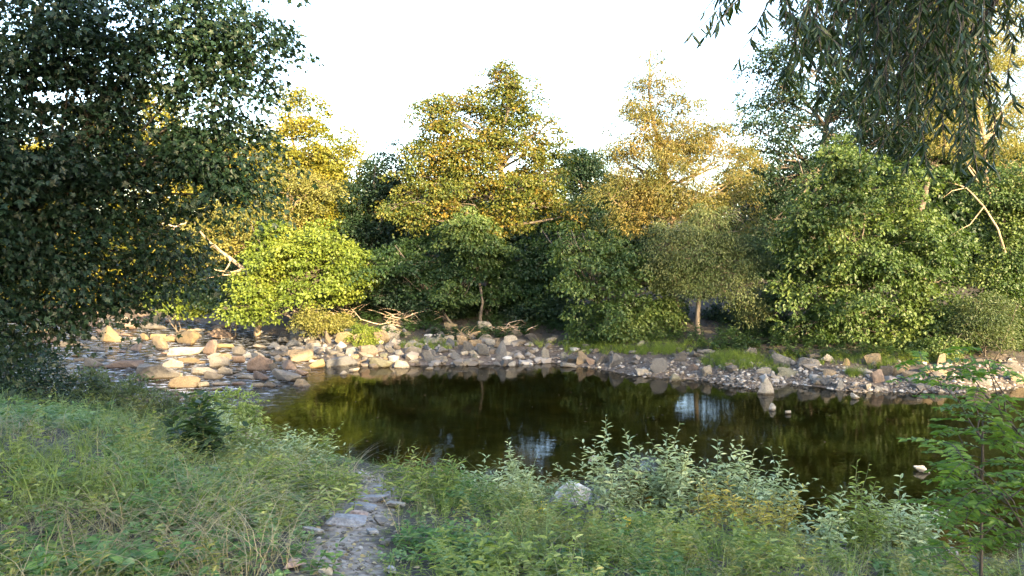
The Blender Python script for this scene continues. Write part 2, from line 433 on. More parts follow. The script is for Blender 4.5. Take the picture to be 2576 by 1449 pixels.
def to_px(P):
    d = P - np.array([0, 0, CAM_H])
    f = d[:, 1] * cp - d[:, 2] * sp; u = d[:, 1] * sp + d[:, 2] * cp
    return CX + F * d[:, 0] / f, CY - F * u / f

def crown(mb, lobes, lai, per, L, ratio=0.7, clump=0.5, droop=0.25, tmpl=T_QUAD, mi=0, inner=0.45, flat=0.55, up=0.4, loose=0.22, holes=None, cap=80000):
    """boughs: leaf shells round centres spread through the lobes; lai sets how closed the crown is"""
    area = sum(pi * r[0] * r[2] for _, r in lobes) * 0.6 + 0.2
    N = min(lai * 2 * area / (0.5 * L * L * ratio), cap)
    nb = max(int(N / per), 12)
    P, O, idx = sample_lobes(lobes, nb, inner)
    if holes:
        px, py = to_px(P); keep = np.ones(nb, bool)
        for hx, hy, rx, ry, pr in holes:
            keep &= ~((((px - hx) / rx) ** 2 + ((py - hy) / ry) ** 2 < 1) & (RNG.random(nb) < pr))
        P, O, idx = P[keep], O[keep], idx[keep]; nb = len(P)
    R = clump * (0.45 + 1.0 * RNG.random(nb) ** 1.5)
    cnt = np.maximum((per * (R / clump) ** 1.6).astype(int), 6)
    rep = np.repeat(np.arange(nb), cnt); m = len(rep)
    o = O[rep]
    d = nrmz(rnd3(m) + o * 0.5 + np.array([0, 0, 0.3]))
    rad = (0.45 + 0.6 * RNG.random(m)) * (1 + loose * np.abs(RNG.normal(size=m)))
    pos = P[rep] + d * R[rep, None] * rad[:, None] * np.array([1, 1, flat])
    hor = np.linalg.norm(d[:, :2], axis=1) * rad
    pos[:, 2] -= droop * R[rep] * hor ** 2
    if holes:
        px, py = to_px(pos); keep = np.ones(m, bool)
        for hx, hy, rx, ry, pr in holes:
            keep &= ~((((px - hx) / rx) ** 2 + ((py - hy) / ry) ** 2 < .8) & (RNG.random(m) < pr * .8))
        pos, d, o = pos[keep], d[keep], o[keep]; m = len(pos)
    ax = nrmz(np.stack([d[:, 0], d[:, 1], d[:, 2] * .3 - droop * 1.6 - .1], -1) + rnd3(m) * 0.75)
    nr = nrmz(d * 0.55 + np.array([0, 0, up]) + rnd3(m) * 0.6)
    ll = L * (0.6 + 0.65 * RNG.random(m))
    if tmpl is T_MAPLE:          # lobed leaves mixed with ones seen folded
        h = RNG.random(len(pos)) < .55
        leaves(mb, pos[h], ax[h], nr[h], ll[h] * .9, ll[h] * .55, T_OV, mi)
        pos, ax, nr, ll = pos[~h], ax[~h], nr[~h], ll[~h] * 1.05
    leaves(mb, pos, ax, nr, ll, ll * ratio, tmpl, mi)
    return P, idx

def tree(name, label, cat, base, lobes, leaf, lai, per, L, ratio=0.72, clump=0.5, droop=0.25, tmpl=T_QUAD, bark=BARK, r0=0.16,
         group=None, limbs=4, inner=0.45, flat=0.55, up=0.4, stems=1, loose=0.22, trunk_name='trunk', holes=None, cap=80000):
    base = np.asarray(base, float)
    root = empty(name, base, label, cat, group)
    cm = MB()
    P, idx = crown(cm, lobes, lai, per, L, ratio, clump, droop, tmpl, 0, inner, flat, up, loose, holes, cap)
    tm = MB()
    top_i = int(np.argmax([c[2] for c, r in lobes])); top = lobes[top_i][0]
    # side lobes hang off the trunk line
    mids = []
    trunks = []
    for s in range(stems):
        e = top + (RNG.normal(size=3) * np.array([.5, .4, .2]) if s else 0)
        pts = bend(base + (RNG.normal(size=3) * np.array([.12, .12, 0]) if s else 0) - np.array([0, 0, .2]), e, 9, 0.0, 0.012)
        trunks.append(pts)
        tube(tm, pts, np.linspace(r0 * (1 if not s else .7), r0 * 0.18, 9), 8)
    for i, (c, r) in enumerate(lobes):
        pts = trunks[i % stems]
        zt = np.clip(c[2] - 0.45 * np.hypot(*(c - base)[:2]) - 0.3 * r[2], base[2] + (0.35 if stems > 1 else 0.42 * (top[2] - base[2])), pts[-1][2])
        k = int(np.argmin(np.abs(pts[:, 2] - zt)))
        if i != top_i:
            L0 = bend(pts[k], c, 6, 0.06, 0.03)
            rr = r0 * (1 - 0.75 * k / 8) * 0.5
            tube(tm, L0, np.linspace(rr, rr * 0.35, 6), 5)
        else:
            rr = r0 * 0.3
        sel = np.where(idx == i)[0][:limbs * 3]
        for q in sel:
            a = c + (P[q] - c) * 0.05 + RNG.normal(size=3) * 0.15 * r
            tube(tm, bend(a, P[q], 4, 0.05, 0.05), np.linspace(rr * 0.33, 0.006, 4), 3, cap=False)
    tm.build(trunk_name, bark, root, base, smooth=True)
    cm.build('crown', leaf if isinstance(leaf, list) else [leaf], root, base)
    return root

def gbase(px, depth):
    x = (px - CX) / F * depth
    return np.array([x, depth, float(height(x, depth))])

def lobs(lst, depth, dr=None, sat=3):
    out = [lobe(*l, depth + RNG.normal() * 0.25, dr) for l in lst]
    for c, r in list(out):                       # small side boughs break the outline up
        for _ in range(sat):
            d = rnd3(1)[0]; d[1] *= .6
            k = .3 + .22 * RNG.random()
            out.append((c + d * r * (.8 + .25 * RNG.random()), np.maximum(r * np.array([k * 1.25, k, k * .8]), .22)))
    return out

def far(name, label, cat, base_px, depth, lst, leaf, lai, per, L, **k):
    return tree(name, label, cat, gbase(base_px, depth), lobs(lst, depth), LM[leaf], lai * 1.6, per, L * .8, **k)

far('maple_tree', 'golden round-topped maple between the dark left foliage and the central gap of sky', 'tree', 770, 35,
    [(768, 285, 55, 50), (800, 370, 100, 70), (720, 420, 100, 85), (860, 420, 75, 60), (700, 530, 110, 90), (820, 520, 110, 75), (600, 430, 90, 90)],
    'maple_gold', 3.6, 130, 0.159, clump=0.55)
far('hazel_bush', 'bright yellow-green hazel bush arching low over the left riffle stones', 'bush', 800, 29,
    [(720, 640, 90, 45), (800, 690, 120, 60), (720, 765, 105, 38), (650, 720, 60, 50), (890, 700, 60, 40), (770, 610, 80, 45), (840, 640, 70, 50), (610, 775, 60, 26), (930, 725, 50, 24), (690, 590, 40, 28), (900, 660, 40, 26)],
    'hazel_bright', 2.7, 110, 0.159, clump=0.5, stems=4, r0=0.07, flat=0.35)
far('leaning_tree', 'olive leaning tree with sparse foliage above the bare fallen limb', 'tree', 640, 32,
    [(510, 580, 60, 35), (600, 560, 80, 50), (690, 560, 80, 50), (740, 500, 80, 60), (560, 620, 50, 30)],
    'olive', 2.4, 130, 0.134, clump=0.5, bark=BARK_PALE)
far('ash_tree', 'dark green tree in the shaded dip left of the tallest central tree', 'tree', 950, 34,
    [(910, 520, 75, 90), (985, 440, 45, 55), (960, 620, 95, 90), (1020, 560, 55, 80), (890, 630, 75, 70), (960, 720, 90, 60)],
    'dark', 3.6, 130, 0.159, clump=0.55)
far('lime_tree', 'tall central tree with orange-brown turning crown rising against the sky', 'tree', 1225, 30,
    [(1250, 235, 60, 55), (1200, 310, 95, 75), (1085, 290, 45, 50), (1325, 335, 90, 85), (1240, 400, 140, 80), (1110, 390, 75, 75), (1375, 440, 75, 75),
     (1060, 500, 70, 60), (1180, 500, 120, 60), (1335, 520, 100, 60), (1200, 580, 80, 45), (1275, 195, 25, 35)],
    'mixed', 2.8, 130, 0.14, clump=0.5, r0=0.22)
far('maple_sapling', 'low dark maple growing under the tall central tree', 'tree', 1130, 29,
    [(1080, 660, 100, 60), (1190, 690, 100, 55), (1130, 730, 50, 40), (1000, 690, 70, 55)],
    'mid', 3.6, 130, 0.159, clump=0.5, flat=0.35, stems=2, r0=0.08)
far('maple_sapling', 'pale-leaved maple with two drooping lit sprays before the central trunk', 'tree', 1215, 28.4,
    [(1190, 570, 65, 40), (1215, 620, 55, 35), (1130, 735, 42, 30), (1160, 590, 50, 40)],
    'hazel', 3.6, 130, 0.146, clump=0.4, flat=0.35, r0=0.07, droop=0.45)
far('hornbeam_tree', 'dark green tree in layered sprays right of the central trunk', 'tree', 1330, 29.5,
    [(1330, 650, 110, 65), (1400, 710, 90, 55), (1290, 740, 80, 38), (1420, 620, 60, 60)],
    'mid', 3.6, 130, 0.159, clump=0.5, flat=0.3, stems=2, r0=0.09)
far('poplar_tree', 'bluish distant tree filling the notch between the two tallest crowns', 'tree', 1490, 38,
    [(1480, 460, 50, 70), (1440, 430, 35, 50), (1525, 510, 50, 75), (1490, 580, 90, 80)],
    'dark', 3.6, 130, 0.159, clump=0.55)
far('willow_tree', 'tall tan willow with wispy pointed top and pale slanting branches', 'tree', 1720, 27.5,
    [(1640, 175, 18, 45), (1652, 255, 62, 70), (1600, 330, 75, 75), (1715, 325, 80, 75), (1800, 375, 85, 75), (1610, 440, 85, 80), (1750, 450, 130, 85),
     (1865, 440, 50, 70), (1690, 550, 110, 65), (1560, 420, 35, 60), (1840, 540, 75, 60), (1580, 520, 60, 60), (1660, 380, 90, 90)],
    'willow_tan', 3.2, 130, 0.14, ratio=0.34, clump=0.45, bark=BARK_PALE, r0=0.15, droop=0.4, limbs=6)
far('hazel_bush', 'grey-green hazel bush with hanging sprays left of the thin lit trunk', 'bush', 1570, 26,
    [(1440, 610, 45, 50), (1480, 680, 85, 60), (1560, 640, 65, 55), (1600, 720, 105, 70), (1655, 790, 60, 45), (1540, 790, 85, 50), (1680, 680, 55, 45), (1480, 820, 60, 28), (1590, 840, 70, 24), (1665, 825, 45, 28)],
    'hazel', 2.6, 90, 0.15, clump=0.36, stems=4, r0=0.06, flat=0.4, droop=0.4)
far('willow_tree', 'small greyish willow with tangled twigs on a thin orange-lit trunk', 'tree', 1762, 25.2,
    [(1750, 620, 70, 60), (1810, 690, 75, 55), (1745, 690, 60, 45), (1870, 730, 45, 45), (1695, 690, 45, 50), (1855, 640, 55, 55), (1890, 775, 40, 30), (1680, 620, 50, 50), (1790, 570, 60, 45)],
    'grey', 1.7, 60, 0.115, ratio=0.42, clump=0.34, bark=BARK, r0=0.1, droop=0.5, limbs=8)
far('alder_tree', 'dark purplish-green tree rising behind the round bush at right', 'tree', 2010, 33,
    [(1960, 250, 60, 70), (2045, 170, 90, 80), (2000, 330, 85, 75), (1960, 420, 65, 65), (2090, 320, 100, 100), (2060, 440, 90, 80), (1905, 480, 50, 65), (1960, 560, 80, 80), (2120, 60, 90, 90), (1990, 90, 60, 70), (1935, 210, 60, 70), (1915, 330, 60, 60), (1895, 420, 50, 60), (2180, 220, 80, 100), (2230, 40, 110, 110), (2150, -60, 110, 90), (2300, 160, 100, 110), (2250, 300, 110, 90)],
    'dark', 4.8, 130, 0.152, clump=0.55, r0=0.2)  # dark leaf colour stands in for the shade on this crown
far('alder_tree', 'tall green tree behind the hanging willow at the upper right', 'tree', 2330, 36,
    [(2330, 40, 110, 100), (2250, 150, 100, 90), (2400, 160, 110, 90), (2340, 270, 120, 90), (2260, 360, 110, 80), (2440, 330, 110, 90), (2380, -70, 110, 90)],
    'mid', 3.6, 130, 0.15, clump=0.55, r0=0.2)
far('hazel_bush', 'big round bush with sunlit lower right side on the right bank', 'bush', 2190, 23.8,
    [(2140, 420, 75, 50), (2100, 510, 110, 70), (2280, 490, 110, 80), (2180, 600, 170, 85), (2040, 640, 80, 85), (2335, 640, 95, 85), (2200, 720, 170, 85),
     (2100, 790, 100, 55), (2300, 780, 90, 60), (2200, 850, 45, 30), (2100, 862, 55, 22), (2290, 850, 70, 28), (2020, 830, 50, 35), (2000, 760, 60, 55), (2125, 385, 22, 45)],
    'hazel', 2.6, 90, 0.15, clump=0.36, stems=5, r0=0.07, flat=0.45, droop=0.35)
far('poplar_tree', 'tall pale yellowish tree at the right edge behind the hanging willow', 'tree', 2540, 30,
    [(2500, 60, 100, 80), (2440, 170, 90, 80), (2545, 250, 110, 100), (2480, 350, 100, 80), (2565, 420, 90, 80), (2400, 290, 55, 70), (2580, -60, 110, 90), (2400, 40, 70, 80), (2440, -50, 90, 80)],
    'olive', 5.0, 130, 0.115, ratio=0.5, clump=0.45, bark=BARK_PALE, r0=0.12)
far('thicket_bush', 'leafy bush at the right edge below the bare curved branch', 'bush', 2560, 24,
    [(2535, 500, 55, 75), (2565, 630, 65, 80), (2510, 700, 50, 50), (2570, 780, 55, 65), (2600, 560, 60, 100)],
    'hazel', 3.6, 130, 0.122, clump=0.42, stems=3, r0=0.07, droop=0.4)
far('shrub', 'small pale green shrub near the water at the far right', 'bush', 2495, 22.6,
    [(2480, 785, 55, 40), (2510, 820, 50, 35), (2440, 815, 40, 30)],
    'grey', 2.6, 60, 0.11, ratio=0.4, clump=0.35, stems=3, r0=0.03)
far('shrub', 'low sunlit yellow shrub at the foot of the left bank beyond the riffle', 'bush', 440, 33,
    [(440, 748, 58, 24), (500, 768, 48, 20), (400, 735, 35, 20)],
    'hazel_bright', 3.6, 130, 0.159, clump=0.42, stems=3, r0=0.04, flat=0.35)
far('shrub', 'dark shaded shrub between the yellow shrub and the bright hazel bush', 'bush', 580, 31.5,
    [(580, 760, 55, 36), (565, 715, 60, 36), (620, 700, 50, 40)],
    'dark', 3.6, 130, 0.146, clump=0.45, stems=3, r0=0.04)
far('birch_tree', 'sunlit far tree glimpsed through the holes of the dark left foliage', 'tree', 420, 43,
    [(350, 320, 110, 80), (480, 400, 120, 110), (560, 500, 100, 90), (420, 560, 130, 110), (430, 680, 120, 80)],
    'maple_gold', 3.6, 130, 0.183, clump=0.65)
far('birch_tree', 'leafy far tree behind the dark foliage at the left edge', 'tree', 120, 42,
    [(200, 430, 130, 110), (60, 480, 140, 120), (250, 580, 130, 110), (80, 680, 160, 90), (240, 700, 110, 70)],
    'maple_gold', 3.6, 130, 0.183, clump=0.65)

for lab, px, d, lst, lf in [
    ('dark low shrub behind the riprap left of the central trunk', 1050, 29.5, [(1030, 740, 70, 35), (1090, 760, 60, 28)], 'dark'),
    ('dark low shrub around the foot of the central trunk', 1230, 31.0, [(1200, 750, 60, 35), (1270, 765, 60, 28)], 'dark'),
    ('dark low shrub right of the foot of the central trunk', 1370, 29.5, [(1350, 770, 70, 32), (1420, 790, 60, 30)], 'dark'),
    ('dim low bush in the shade left of the thin lit trunk', 1680, 28.0, [(1660, 800, 60, 40), (1600, 815, 60, 30)], 'dark'),
    ('dim low bush in the shade right of the thin lit trunk', 1850, 28.0, [(1840, 800, 60, 40), (1910, 815, 60, 36)], 'dark'),
    ('dim bush between the thin lit trunk and the round bush', 1960, 26.5, [(1940, 790, 50, 60), (1990, 830, 50, 36)], 'mid'),
    ('dim low bush under the right half of the round bush', 2380, 26.5, [(2360, 820, 60, 40), (2430, 800, 60, 50)], 'dark'),
    ('dim low bush at the far right behind the pale shrub', 2560, 26.0, [(2530, 830, 60, 40), (2590, 800, 60, 50)], 'dark'),
    ('dark bank shrub behind the heap of dead sticks', 960, 31.0, [(950, 745, 60, 34), (900, 750, 40, 30)], 'dark')]:
    far('shrub', lab, 'bush', px, d, lst, lf, 3.4, 90, .13, clump=.4, stems=3, r0=.03)

# dark wood filling the gaps behind, each tree its own
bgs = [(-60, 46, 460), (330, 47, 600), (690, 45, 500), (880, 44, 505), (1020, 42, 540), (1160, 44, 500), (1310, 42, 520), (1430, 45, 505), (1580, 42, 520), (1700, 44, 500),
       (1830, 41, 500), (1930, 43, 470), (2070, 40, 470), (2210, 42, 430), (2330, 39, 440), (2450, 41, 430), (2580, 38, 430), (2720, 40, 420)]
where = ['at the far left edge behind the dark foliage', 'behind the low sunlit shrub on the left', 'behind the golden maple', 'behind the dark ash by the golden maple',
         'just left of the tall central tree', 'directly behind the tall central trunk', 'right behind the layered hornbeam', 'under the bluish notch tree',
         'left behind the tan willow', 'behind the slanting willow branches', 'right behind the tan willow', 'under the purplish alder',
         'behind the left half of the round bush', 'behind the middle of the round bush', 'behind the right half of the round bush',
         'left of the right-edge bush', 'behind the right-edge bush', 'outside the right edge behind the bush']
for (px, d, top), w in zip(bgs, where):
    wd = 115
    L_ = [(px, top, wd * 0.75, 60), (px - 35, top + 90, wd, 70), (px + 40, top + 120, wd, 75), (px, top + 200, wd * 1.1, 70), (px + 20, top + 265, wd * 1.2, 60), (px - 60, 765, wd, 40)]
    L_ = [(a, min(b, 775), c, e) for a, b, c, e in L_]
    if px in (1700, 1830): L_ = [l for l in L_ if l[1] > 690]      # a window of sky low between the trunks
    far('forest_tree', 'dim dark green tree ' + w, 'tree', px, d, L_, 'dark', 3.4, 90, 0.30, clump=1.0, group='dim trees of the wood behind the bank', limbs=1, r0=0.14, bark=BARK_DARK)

# bare curved branch on the right
def bare_branch(name, label, pix, depth, r0, forks=(), mat=DEADWOOD):
    pts = np.array([at_depth(px, py, depth + 0.12 * i) for i, (px, py) in enumerate(pix)])
    m = MB(); tube(m, pts, np.linspace(r0, r0 * 0.35, len(pts)), 6)
    for i, fpx in forks:
        q = np.vstack([pts[i]] + [at_depth(px, py, depth + 0.12 * i - 0.15 * (k + 1)) for k, (px, py) in enumerate(fpx)])
        tube(m, q, np.linspace(r0 * 0.55, r0 * 0.15, len(q)), 5)
    o = m.build(name, mat, None, pts[0], smooth=True)
    return tag(o, label, 'branch')
bare_branch('bare_branch', 'pale bare curved branch sticking out of the bushes at right',
            [(2530, 640), (2510, 575), (2475, 520), (2448, 490), (2430, 472), (2400, 462), (2362, 455)], 23.4, 0.036,
            [(4, [(2395, 480), (2372, 498)]), (2, [(2440, 565), (2410, 580), (2385, 600)])], BARK_PALE)
bare_branch('fallen_limb', 'orange-lit bare fallen limb left of the bright hazel bush',
            [(640, 705), (612, 676), (580, 650), (555, 632), (530, 612), (505, 585), (490, 560)], 30.0, 0.10,
            [(1, [(590, 690), (560, 692), (520, 700)]), (2, [(575, 668), (560, 690)]), (3, [(540, 615), (525, 625)]), (1, [(585, 685), (545, 680), (520, 668)])], BARK_PALE)
bare_branch('bare_branch', 'small pale forked branch glimpsed at the lower edge of the dark maple',
            [(470, 560), (440, 572), (415, 560), (392, 572)], 31.0, 0.05, [(1, [(430, 590), (405, 592)]), (2, [(420, 548)])])

# ------------------------------------------------------------------ stones
def ico(sub):
    import bmesh
    bm = bmesh.new(); bmesh.ops.create_icosphere(bm, subdivisions=sub, radius=1)
    bm.verts.ensure_lookup_table()
    V = np.array([v.co[:] for v in bm.verts]); Fc = np.array([[v.index for v in f.verts] for f in bm.faces]); bm.free()
    return V, Fc
ICO = {s: ico(s) for s in (1, 3, 4)}

def stone_mesh(name, seed, sub=3, planes=10, kind='b'):
    r = np.random.default_rng(seed)
    D, Fc = ICO[sub]
    n = r.normal(size=(planes, 3)); n /= np.linalg.norm(n, axis=1)[:, None]
    d = 0.62 + 0.38 * r.random(planes)
    if kind == 'k':
        a = r.normal(size=(3, 3)) * 0.16 + np.eye(3); a /= np.linalg.norm(a, axis=1)[:, None]
        n = np.vstack([a, -a + r.normal(size=(3, 3)) * 0.3, n[:6]]); d = np.concatenate([0.55 + .2 * r.random(6), 0.72 + .2 * r.random(6)])
        n /= np.linalg.norm(n, axis=1)[:, None]
    if kind == 's':
        n = np.vstack([n, [[.08, .05, 1]], [[-.05, .1, -1]]]); d = np.concatenate([d, [0.55, 0.55]])
    if kind == 'p':
        a = np.arange(5) * 2 * pi / 5 + r.random(5) * .7
        n = np.vstack([np.stack([np.cos(a), np.sin(a), .35 + .4 * r.random(5)], -1), [[0, 0, -1.]]]); n /= np.linalg.norm(n, axis=1)[:, None]
        n = np.vstack([n, nrmz(np.array([[.25 * r.normal(), .25 * r.normal(), 1.]])), nrmz(r.normal(size=(2, 3)))]); d = np.concatenate([.42 + .14 * r.random(5), [.6], [.72], [.6, .6]])
    c = D @ n.T
    rr = np.where(c > 0.05, d[None] / np.maximum(c, 0.05), 9)
    kk = 32.0
    rad = -np.log(np.exp(-kk * np.minimum(rr, 3)).sum(1)) / kk
    V = D * rad[:, None]
    x, y, z = V.T
    V = V * (1 + 0.10 * vnoise(x + z, y - z, 3.1, seed % 13)[:, None] + 0.02 * vnoise(x - y, z + y, 7.3, seed % 7)[:, None])
    lo, hi = V.min(0), V.max(0)
    V = (V - (lo + hi) / 2) / ((hi - lo) / 2)
    m = MB(); m.add(V, [Fc])
    me = m.mesh(name, ROCK, smooth=False)
    return me
STONES = {'b': [stone_mesh('boulder', 10 + i, 3, 9, 'b') for i in range(9)],
          's': [stone_mesh('slab', 50 + i, 3, 11, 's') for i in range(8)],
          'k': [stone_mesh('block', 80 + i, 3, 9, 'k') for i in range(6)],
          'p': [stone_mesh('pointed_boulder', 140 + i, 3, 9, 'p') for i in range(3)],
          'S': [stone_mesh('path_slab', 110 + i, 4, 10, 's') for i in range(5)]}
TONE = {'grey': (0.29, 0.285, 0.285), 'blue': (0.26, 0.28, 0.32), 'tan': (0.37, 0.30, 0.21), 'pink': (0.38, 0.29, 0.25), 'pale': (0.50, 0.48, 0.44),
        'white': (0.64, 0.63, 0.60), 'dark': (0.13, 0.125, 0.125), 'ochre': (0.40, 0.31, 0.17), 'green': (0.25, 0.26, 0.20)}
placed = []

def stone(px, pb, w, h, kind, tone, label, group=None, name=None, yaw=None, tilt=0.12, sink=0.30):
    p = hit(px, pb)
    dep = p[1]
    ww = w / F * dep * (1.0 if kind == 'S' else 1.12)
    dd = ww * ((0.20 if kind != 'S' and dep > 14 else 0.75) + 0.2 * RNG.random())
    if kind == 'S': dd = ww * .42
    ang = math.atan2(CAM_H - p[2], dep)
    hh = max(h / F * dep - 0.75 * dd * math.sin(ang), 0.16 * ww if kind in 'sS' else 0.38 * ww)
    if kind == 'S': hh = max(h / F * dep * 0.25, 0.07)
    me = random.choice(STONES[kind])
    nm = name or ('flat_stone' if kind in 'sS' else 'boulder' if ww > 0.45 else 'stone')
    o = bpy.data.objects.new(nm, me); COL.objects.link(o)
    o.scale = (ww / 2, dd / 2, hh * (1 + sink) / 2)
    o.location = (p[0], p[1] + dd * 0.42, p[2] + hh * (1 - sink) / 2)
    if kind == 'S': o.location.z = float(height(p[0], p[1] + dd * .42)) + 0.02 + 0.025 * RNG.random()
    o.rotation_euler = (RNG.normal() * tilt, RNG.normal() * tilt, RNG.normal() * 0.3 if yaw is None else yaw)
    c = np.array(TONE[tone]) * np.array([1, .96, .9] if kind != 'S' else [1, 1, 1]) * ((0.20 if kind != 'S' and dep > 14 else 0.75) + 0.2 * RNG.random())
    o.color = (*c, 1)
    tag(o, label, 'rock' if ww > 0.45 else 'stone', group)
    placed.append((o, p[0], p[1], ww, px, pb, tone, label))
    return o

